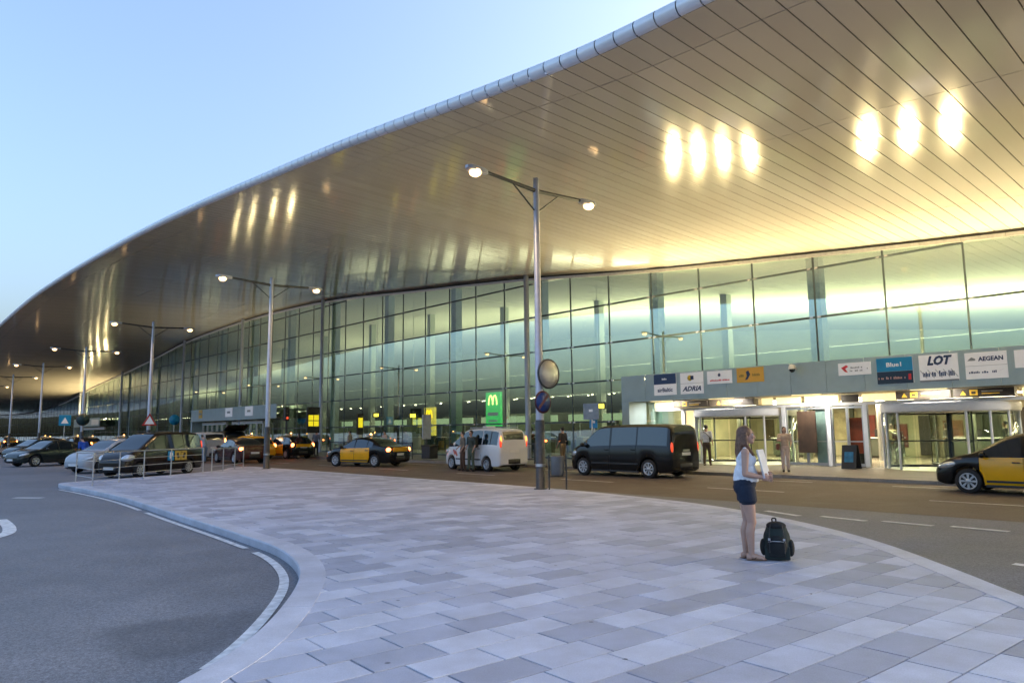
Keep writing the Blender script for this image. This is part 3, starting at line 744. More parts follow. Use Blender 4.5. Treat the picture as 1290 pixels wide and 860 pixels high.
MB().add([(.5, .037, .06), (.3, .037, .16), (.22, .037, .1), (.34, .037, .02), (.24, .037, -.14), (.36, .037, -.1)], [(0, 1, 2, 3, 4, 5)]).build('swoosh', REDS, s)
blocks(s, -.3, .18, .05, .07, GREYT, 6); blocks(s, -.3, .18, -.07, .07, GREYT, 7); blocks(s, -.5, -.42, 0, .08, GREYT, 8)
s, wd, ht = sign(-1.01, -2.27, 4.15, 3.19, 'square sign, bright blue above dark navy with small light lettering')
half(s, wd, -.02, ht / 2, SKYB, 'blue_band'); half(s, wd, -ht / 2, -.024, DNAV, 'navy_band'); text(s, 'Blue1', .22, SB, (0, .037, .22), ROT, .52, .005); blocks(s, -.36, .58, -.26, .1, mat('sign_pink', (.6, .35, .33), .5), 9)
MB().bbox((-.56, .036, -.36), (-.46, .04, -.14)).build('mark', REDS, s)
s, wd, ht = sign(-2.48, -3.74, 4.15, 3.19, 'square white sign with big slanted navy letters over a striped lower half')
text(s, 'LOT', .42, INK, (0, .037, .25), ROT, .82, .022, .3); blocks(s, -.5, .52, -.2, .2, NAVY, 10); half(s, wd, -ht / 2, -.42, GREYT, 'base_stripe')
for q in range(5): MB().box((-.5 + q * .25, .036, -.2), (.03, .006, .36), ry=R(35)).build('stripe', mat('stripe_grey', (.45, .48, .52), .5), s)
s, wd, ht = sign(-3.95, -5.20, 4.11, 3.2, 'square white sign with grey wing mark and dark lettering above a thin line')
text(s, 'AEGEAN', .2, INK, (-.16, .037, .22), ROT, .74, .008); half(s, wd, -.01, .0, GREYT, 'joint_line')
MB().add([(.55, .037, .18), (.42, .037, .3), (.3, .037, .24), (.3, .037, .18)], [(0, 1, 2, 3)]).build('wing_mark', GREYT, s); blocks(s, -.3, .54, -.22, .08, NAVY, 11)
MB().add([(-.42, .037, -.2), (-.56, .037, -.12), (-.34, .037, -.24)], [(0, 1, 2)]).build('wing_mark', INK, s)
s, wd, ht = sign(-5.41, -6.66, 4.09, 3.5, 'small white sign cut off by the right edge of the photograph'); blocks(s, -.4, .4, 0, .14, NAVY, 12)
# security camera on the canopy edge
sc = thing('security_camera', 'white dome security camera fixed to the canopy front between the signs', 'security camera', W(2.15, 1.5, 4.0), PHI)
MB().tube((0, 0, 0), (0, .35, 0), .03, .03, 8).build('arm', M_WHITE, sc); MB().lathe([(.001, .16), (.1, .14), (.14, .06), (.15, 0), (.15, -.03)], 16, (0, .36, 0)).build('housing', M_WHITE, sc); MB().ell((0, .36, -.04), (.12, .12, .13), 14, 8).build('dome', M_CGLASS, sc)
# smaller signs on the second canopy
for i, (t, m_, lab) in enumerate(((70, ORNG, 'small yellow sign on the far left canopy'), (62, SB, 'pale sign on the far left canopy, right of the yellow one'), (57, SB, 'pale sign near the right end of the far left canopy'))):
    o = MB().bbox((-.9 if i else -.5, 0, -.45), (.9 if i else .5, .04, .45)).build('canopy_sign', m_, None, W(t, 1.502, 3.75), PHI); tag(o, lab, 'sign')
    MB().bbox((-.4, .041, -.1), (.4, .045, .1)).build('mark', GREYT, o)
# ------------------------------------------------------------------ vehicles
def wheel_meshes(r, wd, key, spokes=8):
    ty = MB().lathe([(r * .66, -wd / 2), (r * .93, -wd / 2), (r * .985, -wd / 2 + .02), (r, -wd * .25), (r, wd * .25), (r * .985, wd / 2 - .02), (r * .93, wd / 2), (r * .66, wd / 2)], 28, (0, 0, 0), 'Y').mesh('wheel'); ty.materials.append(M_BLACK)
    m = MB()
    o = wd / 2 - .012
    m.lathe([(r * .68, -wd / 2 + .03), (r * .68, o + .012), (r * .60, o + .012), (r * .57, o - .03), (.0, o - .035)], 28, (0, 0, 0), 'Y')
    for k in range(spokes):
        a = 6.28318 * k / spokes; c, s = math.cos(a), math.sin(a); w0, w1 = r * .055, r * .085; ri, ro = r * .12, r * .60
        vs = []
        for rr, ww in ((ri, w0), (ro, w1)):
            for y in (o - .03, o + .006):
                vs += [(rr * c - ww * s, y, rr * s + ww * c), (rr * c + ww * s, y, rr * s - ww * c)]
        m.add(vs, [(2, 3, 7, 6), (0, 2, 6, 4), (3, 1, 5, 7), (6, 7, 5, 4)])
    m.lathe([(r * .2, o - .02), (r * .2, o + .012), (r * .1, o + .018), (0, o + .018)], 14, (0, 0, 0), 'Y')
    ri = m.mesh('rim'); ri.materials.append(M_RIM)
    dk = MB().lathe([(r * .575, o - .026), (0, o - .028)], 24, (0, 0, 0), 'Y').mesh('rim_shadow'); dk.materials.append(M_PLAST)  # black disc standing in for the shade between the spokes
    return ty, ri, dk
SPEC = {
 'hatch': dict(L=4.28, W=1.78, r=.315, xf=1.30, xr=-1.28, top=[(-2.14, .74), (-2.10, .95), (-2.02, 1.02), (-1.62, 1.42), (-1.2, 1.53), (-.5, 1.57), (.05, 1.545), (.42, 1.46), (1.12, 1.07), (1.55, .95), (1.9, .82), (2.08, .68), (2.14, .55)],
    belt=[(-2.14, .72), (-2.0, .98), (0, .94), (1.1, .92), (1.6, .86), (2.14, .53)], tum=.36, ws=(.40, 1.12), rw=(-2.02, -1.62), win=((-1.62, -.98), (-.90, .02), (.10, .95)), door=((-.95, .06), (.06, 1.02)), head=(1.80, .70, .70, .30, .13, .10), tail=(-2.02, .72, .92, .10, .12, .14)),
 'sedan': dict(L=4.55, W=1.77, r=.315, xf=1.38, xr=-1.30, top=[(-2.27, .72), (-2.24, .95), (-2.15, 1.02), (-1.62, 1.06), (-1.0, 1.36), (-.55, 1.45), (-.05, 1.47), (.3, 1.42), (1.05, 1.0), (1.6, .90), (2.0, .78), (2.2, .66), (2.27, .52)],
    belt=[(-2.27, .70), (-2.1, .96), (-.5, .95), (1.0, .90), (1.6, .83), (2.27, .5)], tum=.40, ws=(.28, 1.05), rw=(-1.60, -.95), win=((-1.15, -.80), (-.76, .02), (.09, .85)), door=((-.98, .05), (.05, 1.0)), head=(1.95, .70, .68, .28, .13, .09), tail=(-2.16, .70, .86, .10, .16, .11)),
 'van': dict(L=4.95, W=1.92, r=.335, xf=1.62, xr=-1.50, top=[(-2.475, .9), (-2.46, 1.55), (-2.38, 1.80), (-2.2, 1.89), (-1.0, 1.92), (.6, 1.89), (.95, 1.80), (1.75, 1.20), (2.1, 1.08), (2.35, .95), (2.475, .7)],
    belt=[(-2.475, .88), (-2.4, 1.14), (1.6, 1.10), (2.0, .98), (2.475, .68)], tum=.16, ws=(.95, 1.75), rw=(-2.46, -2.38), win=((-2.28, -1.02), (-.95, .20), (.30, 1.42)), door=((-.98, .26), (.26, 1.32)), head=(2.18, .74, .82, .26, .12, .14), tail=(-2.43, .86, 1.08, .05, .07, .20)),
 'minivan': dict(L=4.42, W=1.72, r=.30, xf=1.42, xr=-1.30, top=[(-2.21, .85), (-2.19, 1.35), (-2.08, 1.70), (-1.9, 1.80), (-.8, 1.85), (.2, 1.82), (.55, 1.74), (1.45, 1.16), (1.8, 1.02), (2.1, .84), (2.21, .62)],
    belt=[(-2.21, .83), (-2.15, 1.12), (.9, 1.06), (1.5, 1.0), (2.21, .6)], tum=.2, ws=(.52, 1.45), rw=(-2.19, -2.08), win=((-2.0, -1.0), (-.93, .0), (.08, 1.15)), door=((-.95, .04), (.04, 1.1)), head=(1.92, .68, .80, .28, .13, .15), tail=(-2.16, .78, 1.22, .06, .06, .24)),
}
CARS = {}
def make_car(kind, label, cat, pos, heading, body, doors=None, lit=False, extra=None, group=None, name=None, wheel_spokes=8):
    sp = SPEC[kind]; L, Wd = sp['L'], sp['W']; r = sp['r']
    root = thing(name or {'van': 'passenger_van', 'minivan': 'minivan'}.get(kind, 'parked_car'), label, cat, pos, heading, group)
    key = kind
    if key not in CARS: CARS[key] = car_shell(sp)
    objs, ring = CARS[key][:2]
    for nm, me, role in objs:
        o = link(nm, me, root)
        m_ = {'body': body, 'door': doors or body, 'glass': M_CGLASS, 'under': M_PLAST}[role]
        if me.materials[0] is not m_:
            o.material_slots[0].link = 'OBJECT'; o.material_slots[0].material = m_
        if role == 'door':
            x = sum(v.co.x for v in me.vertices) / len(me.vertices); y = max((v.co.y for v in me.vertices), key=abs)
            hd = link('handle', CARS[key][2]['handle'], o, (min(v.co.x for v in me.vertices) + .14, y * 1.0, .0)); hd.location.z = lerp(hd.location.x, sp['belt']) - .12
            if y < 0: hd.rotation_euler = (0, 0, math.pi)
            if doors is not None and doors is not body: hd.material_slots[0].link = 'OBJECT'; hd.material_slots[0].material = M_PLAST
    ex = CARS[key][2]
    for x in (sp['xf'], sp['xr']):
        for s in (-1, 1):
            wo = link('wheel', ex['tyre'], root, (x, s * (Wd / 2 - .115), r))
            if s < 0: wo.rotation_euler = (0, 0, math.pi)
            link('rim', ex['rim'], wo); link('rim_shade_disc', ex['dark'], wo)
    for s in (-1, 1):
        h = link('headlight', ex['head'], root); h.scale = (1, s, 1)
        tl = link('tail_light', ex['tail'], root); tl.scale = (1, s, 1)
        if lit: tl.material_slots[0].link = 'OBJECT'; tl.material_slots[0].material = M_REDLIT
        mi = link('wing_mirror', ex['mirror'], root); mi.scale = (1, s, 1)
        mi.material_slots[0].link = 'OBJECT'; mi.material_slots[0].material = M_PLAST if doors is None else body
    link('bumper', ex['rbump'], root); link('bumper', ex['fbump'], root); link('grille', ex['grille'], root)
    link('number_plate', ex['plate_r'], root); link('number_plate', ex['plate_f'], root)
    for s in (-1, 1):
        m = link('side_molding', ex['molding'], root); m.scale = (1, s, 1)
    if extra: extra(root, sp)
    return root
def car_shell(sp):
    L, Wd, r = sp['L'], sp['W'], sp['r']; RA = r + .065; hx = L / 2
    keys = [p[0] for p in sp['top']] + list(sp['ws']) + list(sp['rw']) + [x for w_ in sp['win'] for x in w_] + [x for w_ in sp['door'] for x in w_]
    for xw in (sp['xf'], sp['xr']): keys += [xw + k * RA for k in (-1, -.985, -.93, -.82, -.66, -.45, -.2, 0, .2, .45, .66, .82, .93, .985, 1)]
    keys += [-hx + L * i / 44 for i in range(45)] + [-hx + .02, -hx + .06, hx - .02, hx - .06, hx - .12]
    keys = sorted(k for k in keys if -hx <= k <= hx); xs = []
    for k in keys:
        if not xs or k - xs[-1] > .012: xs.append(k)
    xs[-1] = hx
    wp = [(-hx, .82), (-hx + .03, .89), (-hx + .12, .94), (-hx + .5, .985), (-hx + 1.0, 1.), (hx - 1.2, 1.), (hx - .7, .97), (hx - .35, .90), (hx - .12, .80), (hx - .03, .70), (hx, .60)]
    rings = []
    for x in xs:
        w_ = Wd / 2 * cubic(x, wp); zt = cubic(x, sp['top']) ; zb = min(cubic(x, sp['belt']), zt - .015); h = zt - zb
        lowend = .0 if abs(x) < hx - .3 else (abs(x) - hx + .3) / .3
        z0 = .20 + .10 * lowend ** 2
        za = -1
        for xw in (sp['xf'], sp['xr']):
            if abs(x - xw) < RA: za = max(za, r + math.sqrt(RA * RA - (x - xw) ** 2))
        p = []
        b0 = max(z0, za)
        p.append((0, max(z0, za - .0)))
        p.append((w_ * .84, b0)); p.append((w_ * .955, max(z0 + .02, za)))
        p.append((w_ * .985, max(z0 + .10, za + .02 if za > 0 else 0)))
        zm = max(.52 * zb + .48 * z0, za + .05)
        p.append((w_ * 1.0, min(zm, zb - .05))); p.append((w_ * .992, max(zb - .10, min(zm, zb - .05) + .01))); p.append((w_ * .962, zb))
        tm = sp['tum']
        f = max(.72, 1 - .10 / max(h, .05)); wb = w_ * .955
        p.append((wb - tm * h * f, zb + h * f)); p.append((wb - tm * h * .98 - min(.05, h * .2), zb + h * .94)); p.append((max((wb - tm * h) * .84, .05), zb + h * .99)); p.append((0, zt + .012 * min(1, h * 4)))
        rings.append(p)
    K = len(rings[0])
    groups = {}
    def put(key, quad): groups.setdefault(key, []).append(quad)
    def inr(x, rg): return rg[0] - 1e-4 <= x <= rg[1] + 1e-4
    for i in range(len(xs) - 1):
        xm = (xs[i] + xs[i + 1]) / 2
        for k in range(K - 1):
            for s in (1, -1):
                a, b, c, d = rings[i][k], rings[i + 1][k], rings[i + 1][k + 1], rings[i][k + 1]
                q = [(xs[i], s * a[0], a[1]), (xs[i + 1], s * b[0], b[1]), (xs[i + 1], s * c[0], c[1]), (xs[i], s * d[0], d[1])]
                if s < 0: q = q[::-1]
                key = ('body',)
                if k == 6:
                    for j, rg in enumerate(sp['win']):
                        if inr(xm, rg): key = ('window', j, s)
                elif k == 9 or (k == 8 and False):
                    if inr(xm, sp['ws']): key = ('windshield',)
                    if inr(xm, sp['rw']): key = ('rear_window',)
                elif k in (3, 4, 5) or k == 2:
                    for j, rg in enumerate(sp['door']):
                        if inr(xm, rg): key = ('door', j, s)
                if k < 1: key = ('underbody',)
                put(key, q)
    # end caps
    for i, s0 in ((0, 1), (len(xs) - 1, -1)):
        pr = rings[i]
        for k in range(1, K - 1):
            q = [(xs[i], pr[k][0], pr[k][1]), (xs[i], pr[k + 1][0], pr[k + 1][1]), (xs[i], -pr[k + 1][0], pr[k + 1][1]), (xs[i], -pr[k][0], pr[k][1])]
            put(('body',), q if s0 > 0 else q[::-1])
    out = []
    for key, qs in groups.items():
        bm = bmesh.new(); cache = {}
        for q in qs:
            vs = []
            for c in q:
                kk = tuple(round(v, 4) for v in c)
                if kk not in cache: cache[kk] = bm.verts.new(kk)
                if cache[kk] not in vs: vs.append(cache[kk])
            if len(vs) > 2:
                try: bm.faces.new(vs)
                except ValueError: pass
        for f in bm.faces: f.smooth = True
        if key[0] == 'body': bmesh.ops.recalc_face_normals(bm, faces=bm.faces)
        me = bpy.data.meshes.new(key[0]); bm.to_mesh(me); bm.free()
        role = {'body': 'body', 'door': 'door', 'underbody': 'under'}.get(key[0], 'glass')
        me.materials.append({'glass': M_CGLASS, 'under': M_PLAST}.get(role, M_WHITE))
        try: me.set_sharp_from_angle(angle=R(38))
        except Exception: pass
        if role == 'door':                                   # stand 4 mm proud so the shut lines show
            n_ = key[2]
            x0 = min(v.co.x for v in me.vertices); x1 = max(v.co.x for v in me.vertices)
            for v in me.vertices:
                v.co.y += n_ * .006
                if v.co.x < x0 + 1e-3: v.co.x += .009
                if v.co.x > x1 - 1e-3: v.co.x -= .009
        out.append((key[0], me, role))
    # a dark liner behind the door gaps
    ex = {}
    ex['tyre'], ex['rim'], ex['dark'] = wheel_meshes(r, .2, None)
    def mk(nm, mb, m_): me = mb.mesh(nm); me.materials.append(m_); ex[nm] = me; return me
    hxp, hy, hz, a, b, c = sp['head']; wl = lambda x: Wd / 2 * cubic(x, wp)
    mk('head', MB().ell((hxp, wl(hxp) * .86, hz), (a, b * 1.1, c), 14, 8, Matrix.Rotation(R(-28), 3, 'Z') @ Matrix.Rotation(R(14), 3, 'Y')), M_HEAD)
    tx, ty, tz, a, b, c = sp['tail']
    mk('tail', MB().ell((tx, wl(tx) * .90, tz), (a, b, c), 14, 8), M_RED)
    mx = sp['ws'][1] - .22; bz = cubic(mx, sp['belt'])
    mk('mirror', MB().ell((mx, Wd / 2 + .10, bz + .07), (.07, .12, .085), 12, 8).tube((mx, Wd / 2 - .06, bz + .02), (mx, Wd / 2 + .06, bz + .04), .03, .03, 6), M_PLAST)
    m = MB()
    def bump(x0, z0, z1, sgn, d_=.07):
        n = 11; vs = []
        for i in range(n):
            y = -Wd / 2 * .86 + Wd * .86 * i / (n - 1); k = abs(y) / (Wd / 2 * .86); x = x0 - sgn * (.30 * k ** 3)
            for z, e in ((z0, .0), (z0 + .03, d_), (z1 - .03, d_), (z1, 0)): vs.append((x + sgn * e - sgn * .04, y, z))
        return MB().add(vs, [(4 * i + k, 4 * i + 4 + k, 4 * i + 5 + k, 4 * i + 1 + k) for i in range(n - 1) for k in range(3)] , True)
    mk('rbump', bump(-hx, .30, .55, -1), M_PLAST); mk('fbump', bump(hx, .26, .42, 1), M_PLAST)
    mk('grille', bump(hx - .02, .45, .56, 1, .05), M_PLAST)
    pz = .62 if L > 4.5 and sp['tum'] > .3 else (.80 if sp['tum'] > .3 else .86)
    mk('plate_r', MB().box((-hx - .005, 0, pz), (.03, .5, .11)), M_PLATE); mk('plate_f', MB().box((hx + .035, 0, .40), (.02, .5, .11)), M_PLATE)
    x0_, x1_ = sp['xr'] + RA + .05, sp['xf'] - RA - .05; zc = .33 if sp['tum'] > .3 else .50
    mk('molding', MB().box(((x0_ + x1_) / 2, Wd / 2 + .006, zc), (x1_ - x0_, .02, .055)).box(((x0_ + x1_) / 2, Wd / 2 - .03, .215), (x1_ - x0_ + .04, .06, .06)), M_PLAST)
    mk('handle', MB().box((0, .012, 0), (.17, .03, .028)).box((0, .024, 0), (.12, .015, .02)), M_PLAST)
    return out, rings, ex
def hd(deg): return R(deg)
HS = math.atan2(U.y, U.x)                                   # heading along the street
BLK = paint('black', (.006, .0065, .007)); YELW = paint('yellow', (.80, .40, .012)); WHT = paint('white', (.68, .69, .72)); SIL = paint('silver', (.40, .43, .47)); DKG = paint('dark_green', (.012, .022, .024)); DRED = paint('dark_red', (.05, .012, .012)); NAVYP = paint('navy', (.02, .03, .05))
def taxi_top(root, sp, lit=True):
    z = cubic(-.1, sp['top'])
    o = bevel(MB().box((-.15, 0, z + .075), (.14, .5, .11)).build('roof_sign', M_PLATE, root), .015)
    MB().ell((-.15, -.16, z + .15), (.05, .05, .05), 10, 6).build('lamp', M_AMBER if lit else M_PLATE, o)
    # yellow boot lid on the tail
def taxi_boot(root, sp):
    taxi_top(root, sp)
    hx = sp['L'] / 2; zb = cubic(-hx + .15, sp['top'])
    bevel(MB().box((-hx + .005, 0, zb - .16), (.07, sp['W'] * .62, .22)).build('boot_lid', YELW, root), .03, 3)
T0 = W(-7.38, 8.35, ROAD)
make_car('hatch', 'black hatchback taxi with yellow doors cut off by the right edge', 'taxi', W(-7.0, 7.6, ROAD), HS, BLK, YELW, extra=taxi_top, name='taxi')
make_car('van', 'black passenger van standing left of the woman with the backpack', 'van', W(5.75, 7.9, ROAD), HS, BLK, extra=lambda root, sp: MB().box((-2.49, 0, .98), (.012, .4, .07)).build('badge', M_STEEL, root))
def white_extra(root, sp):
    z = cubic(-.3, sp['top'])
    for s in (-1, 1): MB().tube((-1.7, s * .62, z + .04), (.2, s * .62, z + .04), .018, .018, 6).build('roof_rail', M_STEEL, root)
    bevel(MB().box((-.4, 0, z + .06), (.3, .5, .09)).build('roof_sign', M_PLATE, root), .01)
    for k in range(2): MB().box((1.12 - k * .16, .868, .80 - k * .06), (.10, .006, .26), ry=R(30)).build('stripe', mat('stripe_red', (.6, .12, .08), .4), root)
    for s in (-1, 1): MB().ell((-2.17, s * .70, 1.32), (.05, .05, .2), 10, 8).build('upper_tail_light', mat('tail_amber', (.6, .15, .03), .2, emit=(1, .3, .06), estr=.8), root)
make_car('minivan', 'white minivan taxi with glowing rear lights left of the nearest street lamp', 'taxi', W(13.6, 8.6, ROAD), HS + R(-4), WHT, extra=white_extra, name='taxi')
make_car('sedan', 'yellow and black taxi with lit tail lights pulling out in the middle lane', 'taxi', W(21.4, 10.0, ROAD), HS + R(16), BLK, YELW, True, taxi_boot, name='taxi')
make_car('hatch', 'yellow and black taxi seen from behind beside the yellow pictogram totem', 'taxi', W(36.3, 7.3, ROAD), HS + R(4), BLK, YELW, True, taxi_boot, name='taxi')
make_car('hatch', 'yellow and black taxi half hidden behind the second street lamp', 'taxi', W(36.8, 9.9, ROAD), HS + R(8), YELW, BLK, True, taxi_top, name='taxi')
make_car('sedan', 'dark red saloon with lit tail lights left of the second street lamp', 'car', W(32.0, 12.4, ROAD), HS, DRED, None, True)
make_car('minivan', 'silver minivan with lit tail lights behind the railing', 'car', W(38.3, 12.4, ROAD), HS, SIL, None, True)
def tailgate(root, sp):
    MB().box((-2.62, 0, 2.12), (.95, 1.5, .06), ry=R(24)).build('raised_tailgate', BLK, root)
make_car('van', 'black van with its tailgate raised, behind the silver minivan', 'van', W(42.3, 9.6, ROAD), HS, BLK, None, True, tailgate)
# angle-parked cars on the left
def pvan(root, sp):
    bevel(MB().box((-.15, .895, .83), (.36, .012, .40)).build('parking_board', SKYB, root), .004, 1)
    o = root.children[-1]; text(o, 'P', .36, SB, (-.15, .905, .83), (R(90), 0, R(180)), None, .012)
    for k in range(2):
        q = MB().box((-.55 - k * .36, .895, .83), (.33, .012, .40)).build('yellow_board', mat('board_yellow', (.55, .40, .08), .5), root)
        MB().box((-.55 - k * .36, .905, .83), (.12, .008, .24), ry=R(20 - 40 * k)).build('pictogram', M_BROWN, q)
    for k in range(3):
        q = None
A1 = R(-108)
make_car('minivan', 'black minivan with P and yellow boards on its side, behind the railing', 'van', (-15.75, 31.9, ROAD), A1, paint('brown_black', (.010, .008, .007)), extra=pvan)
make_car('hatch', 'pale silver hatchback parked nose out left of the black minivan', 'car', (-19.4, 35.6, ROAD), R(-112), SIL)
make_car('sedan', 'dark green saloon parked nose out at the left', 'car', (-27.6, 43.6, ROAD), R(-114), DKG)
make_car('hatch', 'dark hatchback behind the dark green saloon, leftmost of the parked cars', 'car', (-34.2, 52.6, ROAD), R(-116), DKG)
far_taxis = [(52, 9.4, 'taxi queue car nearest the far left canopy'), (57, 12.6, 'taxi waiting in the outer lane near the far left canopy'), (66, 9.2, 'taxi standing before the far left canopy'), (71, 13.2, 'taxi in the outer lane beyond the black minivan'), (82, 9.4, 'distant taxi along the pavement beyond the far left canopy'), (88, 13, 'distant taxi in the outer lane beyond the parked saloon'), (102, 10, 'very distant taxi along the glass front'), (118, 12.5, 'farthest taxi with orange light, at the left edge of the queue')]
for i, (t, d, lb) in enumerate(far_taxis):
    make_car(('sedan', 'hatch')[i % 2], lb, 'taxi', W(t, d, ROAD), HS + R((-6, 5, 0, 8)[i % 4]), BLK, YELW, True, taxi_boot if i % 3 else taxi_top, name='taxi', group='taxis queueing far left')
# ------------------------------------------------------------------ street lamps
def lamp(t, d, label, full=True):
    L = thing('street_lamp', label, 'street lamp', W(t, d, 0), PHI, 'street lamps along the drop-off road')
    MB().lathe([(.20, 0), (.20, .02), (.135, .03), (.135, 1.9), (.125, 1.92)], 18).build('base_sleeve', M_PDARK, L)
    MB().lathe([(.11, 1.915), (.11, 4.2), (.10, 4.22), (.085, 8.75), (.085, 9.0), (.0, 9.02)], 18).build('pole', M_POLE, L)
    MB().lathe([(.145, .62), (.145, .70)], 18).build('collar', M_STEEL, L)
    for s in (1, -1):
        a = MB().tube((0, s * .08, 8.62), (0, s * 2.05, 8.74), .06, .045, 10).build('arm', M_PDARK, L)
        MB().tube((0, s * .09, 8.02), (0, s * .95, 8.66), .022, .022, 6).build('brace', M_PDARK, a)
        h = MB()
        vs = []; 
        for y, wx, z0, z1 in ((1.9, .06, 8.67, 8.79), (2.1, .13, 8.66, 8.80), (2.5, .14, 8.67, 8.80), (2.62, .07, 8.70, 8.78)):
            vs += [(-wx, s * y, z0), (wx, s * y, z0), (wx * .8, s * y, z1), (-wx * .8, s * y, z1)]
        h.add(vs, [(4 * i + k, 4 * i + 4 + k, 4 * i + 4 + (k + 1) % 4, 4 * i + (k + 1) % 4) for i in range(3) for k in range(4)] + [(0, 1, 2, 3), (12, 13, 14, 15)])
        ho = h.build('lamp_head', M_POLE, L); fixn(ho)
        MB().lathe([(.15, 8.70), (.17, 8.64), (.155, 8.58), (.09, 8.53), (0, 8.52)], 14, (0, s * 2.32, 0)).build('lamp_glass', M_WARM, ho)
        l = bpy.data.lights.new('street_bulb', 'SPOT'); l.energy = LAMP_P; l.color = (1, .62, .28); l.spot_size = R(150); l.spot_blend = .6; l.shadow_soft_size = .12
        o = bpy.data.objects.new('street_bulb', l); COL.objects.link(o); o.parent = L; o.location = (0, s * 2.32, 8.5)
    return L
LAMP_P = 170
names = ['tall double-armed street lamp with round mirror, nearest the camera', 'second street lamp from the camera, beside the dark red saloon', 'third street lamp from the camera, with a triangular sign', 'fourth street lamp from the camera, with a round sign', 'fifth street lamp from the camera at far left', 'sixth street lamp from the camera, near the left edge']
for k, nm in enumerate(names): lamp(2.87 + 18.05 * k, 15.6, nm)
lamp(2.87 + 18.05 * 6.2, 15.6, 'farthest street lamp, a thin mast at the left edge')
# mirror and round sign on the first lamp, facing the oncoming traffic (-t)
def on_post(t, d, z): return W(t, d, z)
mr_ = thing('traffic_mirror', 'round grey convex mirror fixed high on the nearest street lamp', 'mirror', W(2.87 - .16, 15.45, 3.22), PHI)
M_MIRR = mat('mirror_face', (.40, .40, .39), .34, .6, .2, 3)
prof = [(.0, -.10), (.12, -.097), (.24, -.085), (.34, -.06), (.39, -.03)]
MB().lathe(prof, 28, (-.06, 0, 0), 'X').build('mirror_face', M_MIRR, mr_); MB().lathe([(.39, -.05), (.425, -.05), (.43, .0), (.2, .04), (0, .05)], 28, (-.05, 0, 0), 'X').build('rim', M_PDARK, mr_)
MB().tube((-.02, 0, 0), (.12, .12, 0), .025, .025, 6).build('bracket', M_STEEL, mr_)
NPB = mat('sign_deep_blue', (.012, .05, .22), .35)
def round_sign(t, d, z, r_, label, face, rim, slash=None):
    s_ = thing('round_sign', label, 'road sign', W(t, d, z), PHI)
    MB().lathe([(0, 0), (r_, 0), (r_, .02), (0, .02)], 28, (0, 0, 0), 'X').build('plate', rim, s_); MB().lathe([(0, -.006), (r_ * .84, -.006), (r_ * .84, -.001)], 28, (0, 0, 0), 'X').build('face', face, s_)
    if slash: MB().box((-.010, 0, 0), (.004, .08, r_ * 1.6), rx=R(45)).build('slash', slash, s_)
    MB().tube((.02, 0, 0), (.12, .0, 0), .02, .02, 6).build('bracket', M_STEEL, s_)
    return s_
round_sign(2.87 - .17, 15.62, 2.42, .32, 'round blue no-parking sign on the nearest street lamp', NPB, mat('sign_rim_dark', (.07, .02, .03), .4), mat('sign_slash', (.12, .03, .05), .4))
round_sign(2.87 + 54.15 - .17, 15.6, 2.9, .5, 'round dark green sign on the fourth street lamp', mat('sign_dkgreen', (.01, .05, .06), .4), M_PDARK)
def post_sign(t, d, z, w_, h_, label, face, tri=False):
    s_ = thing('road_sign', label, 'road sign', W(t, d, 0), PHI)
    MB().tube((0, 0, 0), (0, 0, z + h_ * .4), .04, .04, 8).build('post', M_STEEL, s_)
    b = bevel(MB().bbox((-.05, -w_ / 2, z - h_ / 2), (-.03, w_ / 2, z + h_ / 2)).build('board', face, s_), .008, 1)
    return s_, b
s_, b = post_sign(60, 16.3, 2.9, .9, .9, 'square blue pedestrian crossing sign at the far left', SKYB)
MB().add([(-.054, -.28, 2.64), (-.054, .28, 2.64), (-.054, 0, 3.16)], [(0, 1, 2)]).build('triangle', SB, b)
s_ = thing('triangle_sign', 'triangular warning sign on the third street lamp', 'road sign', W(2.87 + 36.1 - .14, 15.6, 2.6), PHI)
MB().add([(0, -.45, -.4), (0, .45, -.4), (0, 0, .4), (.02, -.45, -.4), (.02, .45, -.4), (.02, 0, .4)], [(0, 2, 1), (3, 4, 5), (0, 1, 4, 3), (1, 2, 5, 4), (2, 0, 3, 5)]).build('plate', REDS, s_)
MB().add([(-.005, -.30, -.31), (-.005, .30, -.31), (-.005, 0, .22)], [(0, 2, 1)]).build('face', SB, s_); MB().tube((.02, 0, 0), (.08, 0, 0), .02, .02, 6).build('bracket', M_STEEL, s_)
s_, b = post_sign(62.5, 6.6, 3.0, .1, .1, 'round blue arrow sign on a thin post before the far left canopy', M_STEEL)
MB().lathe([(0, -.07), (.5, -.07), (.5, -.05), (0, -.05)], 24, (0, 0, 3.0), 'X').build('disc', SKYB, b)
# traffic light near second lamp
tl = thing('traffic_light', 'dark traffic light on a thin post right of the second street lamp', 'traffic light', W(38.5, 6.4, 0), PHI)
MB().tube((0, 0, 0), (0, 0, 2.5), .06, .06, 8).build('post', M_PDARK, tl); bevel(MB().box((0, 0, 3.0), (.3, .34, 1.0)).build('housing', M_PLAST, tl), .03)
for k in range(3): MB().ell((-.15, 0, 2.7 + .3 * k), (.03, .1, .1), 10, 6).build('lens', (M_RED, M_PLAST, M_PLAST)[k], tl)
